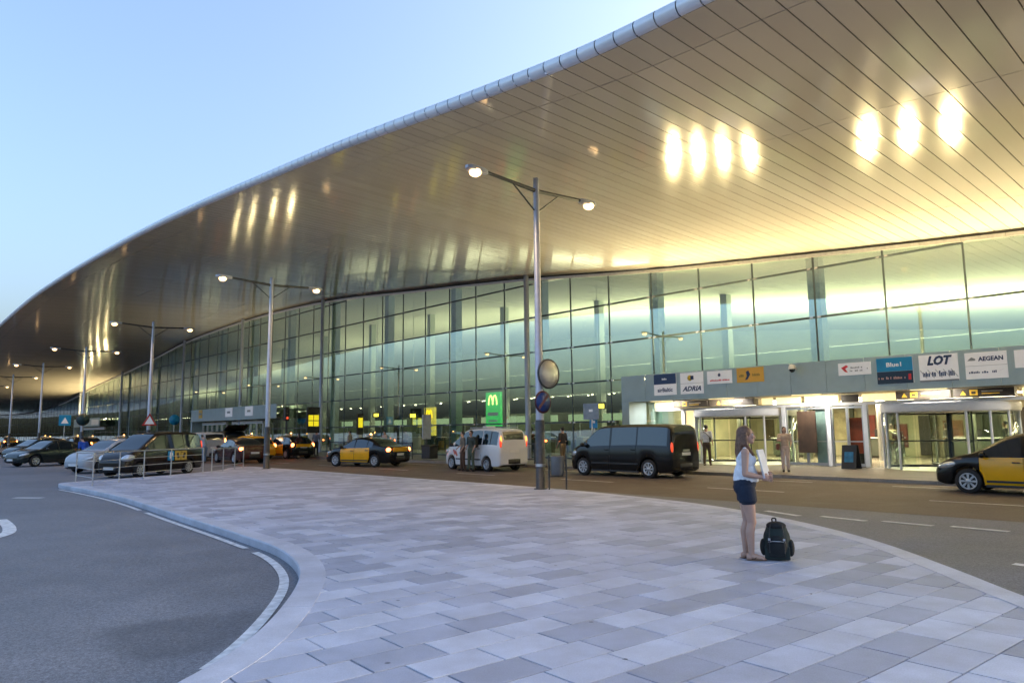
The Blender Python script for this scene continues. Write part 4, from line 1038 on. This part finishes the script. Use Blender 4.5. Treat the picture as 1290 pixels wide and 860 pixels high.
# litter bin by the first lamp
bn = thing('litter_bin', 'grey litter bin on a steel frame right of the nearest street lamp', 'litter bin', W(2.35, 15.45, 0), PHI + R(35))
bevel(MB().lathe([(.001, .38), (.15, .38), (.19, .42), (.20, .88), (.18, .92), (.17, .90), (.16, .45), (0, .44)], 16).build('bucket', mat('bin_grey', (.10, .105, .11), .5, .2), bn), .004)
for s in (-1, 1): MB().tube((s * .24, 0, 0), (s * .24, 0, .95), .022, .022, 8).build('leg', M_PDARK, bn)
MB().tube((-.24, 0, .36), (.24, 0, .36), .018, .018, 6).build('crossbar', M_PDARK, bn); MB().tube((-.24, 0, .80), (.24, 0, .80), .016, .016, 6).build('crossbar', M_PDARK, bn)
# railings by the parked cars
def railing(pts, label, hgt=1.05, bars=3):
    P = [Vector((x, y, 0)) for x, y in pts]
    r_ = thing('railing', label, 'railing', P[0]); r_.location = P[0]
    for q, p in enumerate(P): MB().tube(p - P[0], p - P[0] + Vector((0, 0, hgt)), .024, .024, 8).build('post', M_STEEL, r_)
    for a, b in zip(P, P[1:]):
        for k in range(bars):
            z = hgt - k * (hgt - .25) / (bars - 1) if bars > 1 else hgt
            MB().tube(a - P[0] + Vector((0, 0, z)), b - P[0] + Vector((0, 0, z)), .024 if k == 0 else .012, None, 6).build('rail', M_STEEL, r_)
railing([(-15.35, 25.75), (-13.75, 24.0), (-13.75, 25.6), (-13.7, 27.2), (-13.45, 28.8), (-12.95, 30.6)], 'steel railing in front of the black minivan at left', 1.05, 4)
railing([(-12.75, 31.0), (-12.75, 32.2), (-12.7, 33.4), (-12.75, 34.6)], 'short steel railing left of the second street lamp', 1.0, 2)
# pedestrian fence along the terminal pavement
def fence(t0, t1, d, label):
    f = thing('fence', label, 'fence', W(t0, d, 0), PHI)
    n = int((t1 - t0) / 2); 
    for i in range(n + 1): MB().bbox((i * 2 - .03, -.03, 0), (i * 2 + .03, .03, 1.0)).build('post', M_PDARK, f)
    for z in (.2, .95): MB().bbox((-.02, -.02, z - .025), (n * 2 + .02, .02, z + .025)).build('rail', M_PDARK, f)
    for i in range(n * 10):
        if i % 10: MB().tube((i * .2, 0, .2), (i * .2, 0, .95), .012, .012, 5).build('bar', M_PDARK, f)
fence(14.0, 18.0, 5.0, 'dark low fence on the pavement behind the nearest street lamp')
fence(24.5, 34.5, 5.0, 'dark low fence on the pavement between the white minivan and the taxi')
MB_ = None
bx_ = thing('waste_container', 'dark squat container at the end of the low fence', 'container', W(22.6, 5.1, 0), PHI)
bevel(MB().box((0, 0, .42), (.8, .6, .7)).build('body', M_PLAST, bx_), .04); bevel(MB().box((0, 0, .80), (.86, .66, .08)).build('lid', M_DARK, bx_), .02)
# signs and boards on the pavement
tt = thing('sign_totem', 'black totem with glowing yellow pictogram squares near the rear-view taxi', 'totem', W(37.9, 4.6, 0), PHI)
bevel(MB().box((0, 0, 2.55), (.18, 1.0, 1.9)).build('box', M_PLAST, tt), .02); MB().box((0, 0, .8), (.12, .7, 1.6)).build('pedestal', M_WHITE, tt)
for a in (-1, 1):
    for b in (-1, 1): MB().box((-.1, a * .22, 2.5 + b * .22), (.02, .38, .38)).build('yellow_square', mat('totem_yellow', (.9, .75, .02), .4, emit=(.9, .75, .02), estr=.2), tt)
tt2 = thing('sign_totem', 'narrow second totem with yellow pictogram, right of the wider one', 'totem', W(34.6, 2.6, 0), PHI)
bevel(MB().box((0, 0, 2.2), (.16, .5, 1.5)).build('box', M_PLAST, tt2), .02); MB().box((0, 0, .75), (.1, .3, 1.5)).build('pedestal', M_WHITE, tt2); MB().box((-.09, 0, 2.3), (.02, .36, .7)).build('yellow_square', MATS['totem_yellow'], tt2)
wb = thing('standing_board', 'tall pale board standing on the pavement left of the white minivan', 'board', W(25.0, 3.6, 0), PHI)
bevel(MB().box((0, 0, 1.9), (.08, .62, 1.5)).build('panel', mat('board_pale', (.45, .50, .62), .4), wb), .01); MB().tube((0, 0, 0), (0, 0, 1.2), .05, .05, 8).build('post', M_PDARK, wb); MB().box((0, 0, .02), (.4, .5, .04)).build('foot', M_PDARK, wb)
for i, (t, z, m_, lb) in enumerate(((12.2, 1.95, SKYB, 'small bright blue square sign just left of the canopy end'), (11.9, 2.5, mat('board_grey_blue', (.30, .36, .45), .4), 'grey-blue notice board on a post left of the canopy end'))):
    q = thing('notice_sign', lb, 'sign', W(t, 2.6 + i * .5, 0), PHI)
    MB().tube((0, 0, 0), (0, 0, z), .035, .035, 8).build('post', M_STEEL, q); bevel(MB().box((0, .05, z), (.5 if i == 0 else 1.0, .03, .5 if i == 0 else .8)).build('board', m_, q), .01); MB().box((0, .068, z + .05), (.24, .006, .12)).build('mark', SB, q)
ab = thing('sandwich_board', 'small black sandwich board with blue poster by the glass doors', 'sandwich board', W(.35, 1.1, 0), PHI)
for s in (-1, 1):
    o = MB().box((0, s * .17, .46), (.56, .03, .92), rx=R(s * 12)).build('panel', M_PLAST, ab)
    MB().box((0, s * .19, .46), (.34, .012, .40), rx=R(s * 12)).build('poster', mat('poster_blue', (.02, .16, .34), .5, 0, .4, 6), o)
# interior totems and hanging lamps in the hall
def totem(t, d, w_, h_, z0, col, label, es):
    q = thing('light_totem', label, 'totem', W(t, d, 0), PHI)
    m_ = mat('totem_' + label[:12].replace(' ', '_'), col, .5, emit=col, estr=es)
    bevel(MB().box((0, 0, z0 + h_ / 2), (w_, .2, h_)).build('light_box', m_, q), .02); MB().box((0, 0, z0 / 2), (w_ * .9, .18, z0)).build('pedestal', M_HDARK, q)
    k = w_ * .28; zc = z0 + h_ * .72; m = MB()                              # double-arched emblem
    for s in (-1, 1):
        pts = [(s * k * .5 + k * .5 * math.cos(R(a)), .11, zc + k * 1.5 * math.sin(R(a)) - k * .5) for a in range(0, 181, 20)]; m.path(pts, k * .13, 6)
    m.build('emblem', mat('emblem_' + ('y' if col[1] > col[0] else 'o'), (.95, .85, .3), .4, emit=(1, .9, .3) if col[1] > col[0] else (1, .55, .0), estr=.8), q)
    MB().box((0, .106, z0 + h_ * .36), (w_ * .7, .012, h_ * .1)).build('text_band', SB, q); MB().box((0, .106, z0 + h_ * .16), (w_ * .6, .012, h_ * .06)).build('text_band', SB, q)
totem(25.3, -2.2, 1.5, 2.3, 1.9, (.10, .85, .22), 'tall glowing green totem with double-arch emblem inside the hall', .2)
totem(32.6, -2.2, 1.3, 2.1, 1.3, (.95, .72, .10), 'glowing yellow totem inside the hall left of the green one', .25)
for i, (t, d, z) in enumerate(((17.0, -3.4, 3.05), (43, -4, 3.1), (36, -3.0, 2.9))):
    q = thing('hanging_sign', ['small hanging yellow sign inside the hall right of the nearest street lamp', 'small hanging yellow sign inside the hall above the middle taxi', 'hanging yellow sign deeper in the hall between the taxis'][i], 'sign', W(t, d, z), PHI)
    bevel(MB().box((0, 0, 0), (1.1, .16, .42)).build('box', M_PLAST, q), .02); MB().box((-.1, .09, -.04), (.7, .02, .26)).build('face', mat('hang_yellow', (.9, .6, .05), .4, emit=(1, .68, .06), estr=1.6), q); MB().tube((0, 0, .2), (0, 0, zs(t, d) - z), .02, .02, 6).build('rod', M_STEEL, q)
# check-in desks along the hall
for i in range(14):
    q = thing('check_in_desk', 'check-in desk in the row inside the glass hall', 'desk', W(14.5 + i * 3.4, -9.5, 0), PHI, 'check-in desks inside the hall')
    bevel(MB().box((0, 0, .55), (2.2, .6, 1.0)).build('body', (M_HDARK, M_INW)[i % 2], q), .02); MB().box((0, .0, 1.08), (2.3, .7, .06)).build('top', M_WHITE, q); MB().box((0, -.6, 2.5), (2.2, .12, .5)).build('screen', mat('desk_screen', (.2, .25, .2), .4, emit=(.5, .6, .35), estr=.25), q); MB().tube((0, -.6, 1.1), (0, -.6, 2.3), .05, .05, 6).build('screen_post', M_STEEL, q); MB().box((0, 0, .025), (2.0, .5, .05)).build('kick_plate', M_DARK, q)
# ------------------------------------------------------------------ people
SKIN = mat('skin', (.50, .30, .22), .5, 0, .06, 8); HAIRB = mat('hair_brown', (.15, .072, .038), .45, 0, .5, 34, bump=.6, bscale=55); HAIRD = mat('hair_dark', (.012, .010, .009), .5, 0, .3, 30, bump=.4)
def cloth(n, c): return mat('cloth_' + n, c, .8, 0, .14, 14, bump=.35, bscale=26)
def remesh(mb, name, m_, parent, vox, it=6, fac=.5):
    o = mb.build(name, m_, parent); r_ = o.modifiers.new('remesh', 'REMESH'); r_.mode = 'VOXEL'; r_.voxel_size = vox; r_.use_smooth_shade = True
    s_ = o.modifiers.new('smooth', 'SMOOTH'); s_.iterations = it; s_.factor = fac; return o
def person(label, pos, heading, h=1.74, top=(.5, .5, .5), legs=(.03, .03, .04), hair=None, arms=((.02, 0), (.02, 0)), stride=.0, lean=0., vox=.018, shorts=False, bag=None, skirt=False, sleeves=1., group=None, sitting=False):
    k = h / 1.74; p = thing('person', label, 'person', pos, heading, group)
    V = lambda x, y, z: Vector((x + lean * max(0, z - .9), y, z)) * k
    hip = .90
    b = MB(); tr = MB(); sh = MB()
    for s, st in ((-1, stride), (1, -stride)):
        hp = V(0, s * .09, hip); kn = V(st * .5 + .02, s * .095, .50); an = V(st, s * .095, .09); 
        b.cap(hp, kn, .082 * k, .056 * k); b.cap(kn, an, .055 * k, .038 * k); b.cap(V(st - .02, s * .095, .045), V(st + .15, s * .105, .035), .042 * k, .034 * k)
        tr.cap(hp, kn, .098 * k, .072 * k)
        if shorts: pass
        else: tr.cap(kn, V(st, s * .095, .12), .07 * k, .06 * k)
        fo, raise_ = arms[0 if s < 0 else 1]
        sd = V(0, s * .19, 1.43); el = V(-.03 + fo * .25, s * .25, 1.14 + raise_ * .1); wr = V(.05 + fo, s * (.25 - fo * .35), .90 + raise_ * .45)
        b.cap(sd, el, .05 * k, .041 * k); b.cap(el, wr, .04 * k, .028 * k)
        dv = (wr - el).normalized(); b.ell(wr + dv * .05 * k, (.034 * k, .022 * k, .05 * k), 10, 6)
        for f in range(4): b.cap(wr + dv * .08 * k + Vector((.012 * (f - 1.5), 0, 0)), wr + dv * (.15 - .01 * abs(f - 1.5)) * k + Vector((.016 * (f - 1.5) + .01, 0, 0)), .0095 * k, .008 * k, 6)
        b.cap(wr + dv * .03 * k, wr + dv * .09 * k + Vector((.035, 0, 0)) * k, .011 * k, .009 * k, 6)
        sh.cap(sd, sd + (el - sd) * min(1, sleeves * .75 + .2), .066 * k, .058 * k)
        if sleeves > 1: sh.cap(el, wr - dv * .02, .054 * k, .044 * k)
    b.ell(V(0, 0, .95), (.11 * k, .155 * k, .13 * k)); b.ell(V(0, 0, 1.12), (.095 * k, .135 * k, .16 * k)); b.ell(V(.0, 0, 1.32), (.11 * k, .165 * k, .17 * k)); b.cap(V(-.01, 0, 1.42), V(.01, 0, 1.56), .058 * k, .052 * k)
    b.cap(V(0, -.15, 1.44), V(0, .15, 1.44), .052 * k, .052 * k)
    hc = V(.015, 0, 1.64); b.ell(hc, (.092 * k, .073 * k, .112 * k), 14, 10); b.ell(hc + Vector((.03, 0, -.05)) * k, (.062 * k, .052 * k, .066 * k)); b.cap(hc + Vector((.088, 0, .005)) * k, hc + Vector((.103, 0, -.025)) * k, .012 * k, .015 * k, 6)
    for s in (-1, 1): b.ell(hc + Vector((-.005, s * .074, -.01)) * k, (.02 * k, .01 * k, .03 * k), 8, 6)
    body = remesh(b, 'body', SKIN, p, vox)
    tr.ell(V(0, 0, .95), (.125 * k, .17 * k, .13 * k))
    if skirt: tr.lathe([(.001, .45 * k), (.24 * k, .45 * k), (.17 * k, .85 * k), (.14 * k, 1.0 * k), (.001, 1.0 * k)], 16)
    sh.ell(V(0, 0, 1.05), (.118 * k, .158 * k, .13 * k)); sh.ell(V(0, 0, 1.18), (.115 * k, .16 * k, .17 * k)); sh.ell(V(0, 0, 1.32), (.125 * k, .178 * k, .165 * k)); sh.cap(V(0, -.16, 1.43), V(0, .16, 1.43), .062 * k, .062 * k)
    remesh(tr, 'trousers', cloth('l%02d%02d%02d' % tuple(int(c * 99) for c in legs), legs), p, vox); remesh(sh, 'shirt', cloth('t%02d%02d%02d' % tuple(int(c * 99) for c in top), top), p, vox)
    hr = MB(); hr.ell(hc + Vector((-.022, 0, .028)) * k, (.098 * k, .085 * k, .105 * k), 12, 8)
    if hair == 'bob': hr.ell(hc + Vector((-.04, 0, -.04)) * k, (.08 * k, .092 * k, .13 * k))
    if hair == 'long': hr.ell(hc + Vector((-.06, 0, -.1)) * k, (.07 * k, .09 * k, .22 * k))
    remesh(hr, 'hair', HAIRB if hair == 'brown' else HAIRD, p, vox)
    for s, st in ((-1, stride), (1, -stride)):
        m = MB().ell(V(st + .06, s * .1, .045), (.14 * k, .052 * k, .045 * k), 12, 6); m.build('shoe', M_PLAST, p)
    if bag == 'shoulder':
        o = bevel(MB().box(V(-.12, -.2, 1.12), (.12, .08, .22)).build('shoulder_bag', M_PLAST, p), .02); MB().path([V(-.1, -.18, 1.22), V(-.13, -.02, 1.38), V(-.08, .12, 1.47), V(.04, .1, 1.45)], .014 * k, 6).build('strap', M_PLAST, o)
    if bag == 'back': bevel(MB().box(V(-.22, 0, 1.24), (.18, .30, .46)).build('backpack', mat('pack_dark', (.03, .035, .035), .7), p), .05, 3)
    if bag == 'hand': bevel(MB().box(V(.08, -.27, .98), (.26, .12, .24)).build('handbag', mat('bag_red_brown', (.12, .03, .02), .5), p), .03)
    return p
def gpx(*a): return a
def wz(t, d, z=0): return W(t, d, z)
FT = PHI + math.pi / 2         # facing away from terminal (+d);  FT+pi faces the doors
person('man in white shirt with dark shoulder bag walking towards the doors', wz(6.2, 2.0), FT + math.pi + .3, 1.76, (.62, .63, .66), (.07, .045, .03), None, ((.05, 0), (.05, 0)), .12, bag='shoulder')
person('woman in beige blouse and pale trousers with red brown bag before the doors', wz(1.4, 4.3), FT + .6, 1.64, (.52, .40, .32), (.58, .46, .40), 'bob', ((.28, .75), (.2, .25)), .03, bag='hand')
person('person in brown trousers standing by the white minivan taxi, left of the pair', tuple(W(13.7, 9.75, ROAD)), HS + 1.2, 1.72, (.16, .14, .11), (.10, .05, .03), None, ((.15, .2), (.1, 0)), .04)
person('man with dark backpack standing by the white minivan taxi, right of the pair', tuple(W(13.05, 9.8, ROAD)), HS + 1.6, 1.76, (.04, .055, .05), (.08, .10, .07), None, ((.1, .1), (.05, 0)), .05, bag='back')
person('person in dark clothes on the pavement right of the nearest street lamp', wz(11.9, 5.2), HS, 1.74, (.03, .028, .03), (.14, .10, .06), None, ((.1, .1), (.1, 0)), .05)
person('woman in dark top and white skirt right of the rear-view taxi', tuple(W(34.4, 7.4, ROAD)), HS + .3, 1.7, (.03, .012, .015), (.6, .55, .45), 'long', ((.05, 0), (.1, .1)), .08, skirt=True, vox=.03)
person('person in grey standing behind the rear-view taxi', wz(36.0, 5.3), HS - .8, 1.76, (.12, .14, .18), (.03, .03, .04), None, ((.1, 0), (.1, 0)), .05, vox=.03)
person('person in pale shirt and dark trousers near the narrow totem', wz(33.2, 4.2), HS + .5, 1.72, (.4, .34, .33), (.015, .015, .018), None, ((.1, 0), (.1, 0)), .1, vox=.03)
person('person in pale pink top on the pavement behind the middle taxi', wz(26.6, 5.6), FT, 1.68, (.5, .36, .30), (.12, .1, .1), 'bob', ((.2, .3), (.2, .3)), .03, vox=.03)
person('person in bright blue shirt bending by the pale silver hatchback', (-21.7, 37.1, ROAD), R(150), 1.68, (.015, .08, .42), (.03, .03, .04), None, ((.25, .1), (.25, .1)), .05, .5, vox=.025)
person('person in pale blue shirt and jeans bending behind the dark red saloon', tuple(W(33.6, 13.9, ROAD)), HS + .2, 1.7, (.35, .48, .60), (.16, .24, .36), None, ((.3, .2), (.3, .2)), .06, .45, vox=.03)
person('man in white shirt by the silver minivan', tuple(W(36.6, 14.0, ROAD)), HS + 2.5, 1.76, (.5, .53, .6), (.03, .03, .05), None, ((.1, 0), (.1, 0)), .05, vox=.03)
person('person in white among the barriers at the far left edge', tuple(W(86, 20.5, ROAD)), HS + 1, 1.72, (.6, .6, .6), (.5, .48, .4), None, ((.1, 0), (.1, 0)), .05, vox=.04)
rp2 = random.Random(11)
ins = [(-1.2, -5.0, 'person in dark clothes inside the lobby behind the right revolving door'), (-3.6, -4.2, 'dark figure inside the right revolving door beside the yellow taxi'), (1.2, -5.5, 'person in pale yellow shirt inside, between the two revolving doors'), (.4, -4.0, 'person in dark red inside, left of the right revolving door'), (5.6, -5.0, 'person in brown inside the lobby behind the woman with backpack')]
cols = [(.04, .04, .05), (.02, .03, .045), (.5, .42, .2), (.15, .04, .03), (.18, .09, .05)]
for (t, d, lb), c in zip(ins, cols): person(lb, wz(t, d), rp2.uniform(0, 6), rp2.uniform(1.62, 1.8), c, (.04, .04, .05), rp2.choice([None, 'bob', 'brown']), ((.1, 0), (.15, .2)), .06, vox=.03)
hall = [(14.0, -3.2, (.03, .03, .03)), (16.2, -4.5, (.2, .15, .1)), (19.5, -3.8, (.3, .3, .28)), (21.3, -5, (.04, .05, .07)), (23.6, -4.1, (.25, .06, .04)), (27.5, -4.6, (.35, .04, .03)), (29.2, -3.4, (.05, .05, .05)), (31.0, -5, (.4, .36, .2)), (34.9, -4, (.08, .08, .1)), (37.7, -3.5, (.3, .2, .15)), (40.2, -5, (.03, .03, .04)), (43.5, -4, (.2, .22, .25))]
HLAB = ['traveller in black inside the hall right of the nearest street lamp', 'traveller in brown inside the hall behind the nearest street lamp', 'traveller in pale grey inside the hall above the white minivan', 'traveller in navy inside the hall just right of the green totem', 'traveller in dark red inside the hall at the green totem', 'traveller in bright red inside the hall left of the green totem', 'traveller in black inside the hall between the green and yellow totems', 'traveller in tan inside the hall just right of the yellow totem', 'traveller in charcoal inside the hall just left of the yellow totem', 'traveller in brown shirt inside the hall above the middle taxi', 'traveller in black inside the hall left of the middle taxi', 'traveller in slate grey inside the hall near the black totem']
for i, (t, d, c) in enumerate(hall): person(HLAB[i], wz(t, d), rp2.uniform(0, 6), rp2.uniform(1.6, 1.82), c, (.04, .04, .06), rp2.choice([None, 'bob', 'brown']), ((.1, 0), (.15, .2)), .06, vox=.035, group='travellers inside the hall')

# ------------------------------------------------------------------ the young woman in the foreground
G = thing('person', 'young woman in white top and navy shorts holding a white folder beside a backpack', 'person', (2.97, 9.39, 0), R(-13))
b = MB()
LEG = {-1: [(-.015, -.085, .86), (.035, -.08, .47), (.015, -.075, .085)], 1: [(-.01, .085, .86), (-.01, .07, .47), (-.045, .07, .085)]}
for s, (hp, kn, an) in LEG.items():
    hp, kn, an = Vector(hp), Vector(kn), Vector(an)
    b.cap(hp, hp + (kn - hp) * .5, .094, .077, 16); b.cap(hp + (kn - hp) * .5, kn, .077, .053, 16)
    cf = kn + (an - kn) * .32 + Vector((-.022, 0, 0)); b.cap(kn, cf, .051, .055, 16); b.cap(cf, an, .055, .034, 16)
    b.ell(kn + Vector((.022, 0, .005)), (.036, .04, .05), 12, 8)
    b.ell(an + Vector((-.03, 0, -.045)), (.036, .034, .04)); b.cap(an + Vector((.02, 0, -.035)), an + Vector((.13, s * .006, -.055)), .036, .026, 12)
    for f in range(5): b.cap(an + Vector((.13, (f - 2) * .017, -.06)), an + Vector((.172 - .008 * abs(f - (0 if s > 0 else 4)) , (f - 2) * .019, -.066)), .012, .010, 6)
b.ell((-.02, 0, .93), (.125, .165, .13), 16, 10); b.ell((-.045, -.07, .89), (.10, .085, .11)); b.ell((-.045, .07, .89), (.10, .085, .11))
b.ell((0, 0, 1.06), (.092, .128, .13), 16, 10); b.ell((.0, 0, 1.23), (.10, .145, .15), 16, 10); b.ell((.065, -.06, 1.235), (.058, .062, .065)); b.ell((.065, .06, 1.235), (.058, .062, .065))
b.cap((-.01, -.125, 1.345), (-.01, .125, 1.345), .045, .045, 12); b.cap((-.02, 0, 1.33), (.005, 0, 1.47), .05, .045, 12)
ARM = {-1: ((-.01, -.165, 1.335), (-.03, -.205, 1.07), (.165, -.135, 1.03)), 1: ((-.01, .165, 1.335), (.0, .20, 1.08), (.185, .09, 1.06))}
for s, (sd, el, wr) in ARM.items():
    sd, el, wr = Vector(sd), Vector(el), Vector(wr)
    b.ell(sd, (.052, .05, .055)); b.cap(sd, sd + (el - sd) * .45, .047, .044, 14); b.cap(sd + (el - sd) * .45, el, .044, .036, 14); m_ = el + (wr - el) * .3; b.cap(el, m_, .036, .037, 14); b.cap(m_, wr, .037, .024, 14)
    dv = (wr - el).normalized(); sd_ = Vector((0, 0, 1)).cross(dv).normalized(); up_ = Vector((0, 0, 1))
    b.ell(wr + dv * .05, (.05, .028, .042)); 
    for f in range(4):
        base = wr + dv * .085 + up_ * (.033 - .022 * f); k1 = base + dv * (.042 - .004 * abs(f - 1.2)) + sd_ * (-s) * .004; k2 = k1 + dv * .018 + sd_ * (-s) * -.024 * (1 if s < 0 else 1); k3 = k2 + sd_ * s * .022 - dv * .006
        b.cap(base, k1, .0088, .0084, 8); b.cap(k1, k2, .0084, .008, 8); b.cap(k2, k3, .008, .007, 8)
    th = wr + dv * .025 + up_ * .026; b.cap(th, th + dv * .035 + up_ * .022, .012, .010, 8); b.cap(th + dv * .035 + up_ * .022, th + dv * .06 + up_ * .026, .010, .0085, 8)
hc = Vector((.03, 0, 1.545))
b.ell(hc + Vector((-.012, 0, .018)), (.092, .074, .094), 18, 12); b.ell(hc + Vector((.028, 0, -.03)), (.062, .056, .078), 16, 10); b.ell(hc + Vector((.062, 0, -.083)), (.026, .03, .024))
b.cap(hc + Vector((.080, 0, .012)), hc + Vector((.100, 0, -.026)), .008, .011, 8); b.ell(hc + Vector((.092, 0, -.032)), (.012, .016, .009)); b.ell(hc + Vector((.084, 0, -.056)), (.012, .023, .009)); b.ell(hc + Vector((.082, 0, .03)), (.012, .05, .012))
for s in (-1, 1): b.ell(hc + Vector((.068, s * .036, -.018)), (.022, .024, .024)); b.ell(hc + Vector((-.01, s * .075, -.01)), (.02, .01, .03))
body = remesh(b, 'body', SKIN, G, .005, 4, .4)
for s in (-1, 1):
    e = MB().ell(hc + Vector((.0715, s * .031, .012)), (.012, .0145, .0095), 12, 8).build('eye', mat('eye_white', (.6, .58, .55), .2), G); MB().ell(hc + Vector((.0800, s * .033, .012)), (.0045, .0065, .007), 10, 6).build('iris', mat('iris', (.03, .02, .012), .15), e)
    MB().cap(hc + Vector((.086, s * .018, .036)), hc + Vector((.076, s * .05, .036)), .0045, .003, 6).build('eyebrow', HAIRB, G)
MB().ell(hc + Vector((.0925, 0, -.056)), (.006, .021, .007), 10, 6).build('lips', mat('lips', (.42, .16, .14), .4), G)
# white sleeveless top, loose at the hem
tp = MB(); tp.ell((.0, 0, 1.225), (.118, .158, .145), 18, 12); tp.ell((.066, -.062, 1.235), (.066, .07, .072)); tp.ell((.066, .062, 1.235), (.066, .07, .072)); tp.ell((.0, 0, 1.10), (.125, .155, .15), 18, 12)
tp.lathe([(.001, .965), (.15, .965), (.158, .99), (.14, 1.10), (.10, 1.2), (.001, 1.2)], 20, (-.005, 0, 0))
for s in (-1, 1):
    tp.cap((.04, s * .10, 1.29), (-.01, s * .118, 1.378), .035, .024, 10); tp.cap((-.01, s * .118, 1.378), (-.07, s * .10, 1.28), .024, .035, 10)
for a in range(0, 360, 15):
    an = R(a + 5 * math.sin(a)); tp.cap((.146 * math.cos(an), .156 * math.sin(an), .972), (.108 * math.cos(an), .14 * math.sin(an), 1.12), .011, .006, 6)
remesh(tp, 'sleeveless_top', cloth('white_top', (.80, .81, .84)), G, .009, 4)
so_ = MB(); so_.ell((-.02, 0, .945), (.142, .18, .115), 18, 10); so_.ell((-.05, -.07, .89), (.115, .10, .11)); so_.ell((-.05, .07, .89), (.115, .10, .11))
for s, (hp, kn, an) in LEG.items():
    hp, kn = Vector(hp), Vector(kn); e = hp + (kn - hp) * .36; so_.cap(hp, e + Vector((0, 0, .04)), .116, .108, 18); so_.tube(hp, e, .116, .112, 18)
remesh(so_, 'shorts', cloth('navy_shorts', (.008, .016, .036)), G, .009, 4)
# hair: long, brown, falling over shoulder and back
hr = MB(); hr.ell(hc + Vector((-.03, 0, .032)), (.098, .09, .098), 18, 12); hr.ell(hc + Vector((-.055, 0, -.04)), (.078, .088, .12), 16, 10)
r3 = random.Random(5)
for i in range(46):
    a = R(92 + 176 * i / 45); x0, y0 = -.02 + .085 * math.cos(a), .083 * math.sin(a); front = abs(math.sin(a)) > .75 and math.cos(a) > -.6
    p0 = hc + Vector((x0, y0, .03)); p1 = hc + Vector((x0 * 1.15 - .01 + (.02 if front else 0), y0 * 1.12 + r3.uniform(-.01, .01), -.11)); p2 = hc + Vector((x0 * .9 + (.075 if front else -.035) + r3.uniform(-.015, .015), y0 * 1.05 + r3.uniform(-.015, .015), -.23)); p3 = p2 + Vector((r3.uniform(-.01, .03), r3.uniform(-.02, .02), -.10 - r3.uniform(0, .07)))
    hr.cap(p0, p1, .020, .019, 8); hr.cap(p1, p2, .019, .016, 8); hr.cap(p2, p3, .016, .006, 8)
remesh(hr, 'hair', HAIRB, G, .0075, 2)
for s, (hp, kn, an) in LEG.items():
    an = Vector(an); so2 = MB().ell(an + Vector((.05, s * .004, -.078)), (.135, .046, .009), 16, 6).build('sandal', mat('sandal_tan', (.16, .09, .05), .6), G); MB().path([an + Vector((.03, -.04, -.06)), an + Vector((.08, -.015, -.022)), an + Vector((.13, .0, -.045))], .006, 6).build('strap', MATS['sandal_tan'], so2); MB().path([an + Vector((.03, .04, -.06)), an + Vector((.08, .015, -.022)), an + Vector((.13, .0, -.045))], .006, 6).build('strap', MATS['sandal_tan'], so2)
fo = thing('folder', 'white folder held upright in the hands of the young woman', 'folder', (2.97, 9.39, 0), R(-13))
o = bevel(MB().box((.215, -.02, 1.19), (.022, .25, .36), ry=R(-12), rz=R(-22)).build('cover', mat('folder_white', (.70, .72, .78), .35, 0, .03), fo), .004, 2)
MB().box((.2165, -.022, 1.19), (.016, .254, .352), ry=R(-12), rz=R(-22)).build('pages', mat('paper', (.55, .56, .6), .7), fo)
# backpack standing on the plaza
BPK = thing('backpack', 'dark green and black hiking backpack standing on the paving beside the young woman', 'backpack', (3.30, 9.34, 0), R(-20)); BPK.scale = (.88, .88, .9)
fab = cloth('pack_green', (.018, .030, .028)); fab2 = cloth('pack_black', (.010, .012, .013))
m = MB(); m.ell((0, 0, .17), (.20, .15, .17), 18, 10); m.ell((0, 0, .29), (.185, .14, .20), 18, 10); m.ell((.0, 0, .40), (.15, .12, .12), 16, 10); m.box((0, 0, .10), (.34, .25, .17)); remesh(m, 'main_bag', fab, BPK, .012, 5)
m = MB(); m.ell((.0, -.12, .20), (.14, .075, .15), 16, 10); m.box((0, -.13, .16), (.22, .07, .2)); remesh(m, 'front_pocket', fab2, BPK, .011, 4)
m = MB(); m.ell((.0, -.01, .465), (.14, .125, .06), 16, 8); remesh(m, 'top_lid', fab2, BPK, .011, 4)
for s in (-1, 1):
    m = MB(); m.ell((s * .185, -.01, .17), (.05, .08, .12), 12, 8); remesh(m, 'side_pocket', fab2, BPK, .011, 4)
    MB().path([(s * .07, .12, .46), (s * .09, .17, .38), (s * .10, .18, .24), (s * .10, .13, .1)], .018, 8).build('shoulder_strap', fab2, BPK)
    MB().path([(s * .075, -.13, .50), (s * .09, -.165, .42), (s * .10, -.20, .30), (s * .10, -.21, .12)], .007, 6).build('compression_strap', M_PLAST, BPK)
    MB().box((s * .098, -.205, .30), (.03, .014, .03)).build('buckle', M_STEEL, BPK)
MB().path([(-.05, .06, .50), (-.055, .06, .55), (-.03, .06, .56), (.0, .06, .555), (.0, .06, .50)], .010, 8).build('carry_handle', fab2, BPK)
MB().path([(-.11, -.165, .26), (-.05, -.198, .275), (.05, -.198, .275), (.11, -.165, .26)], .006, 6).build('zip', M_STEEL, BPK)
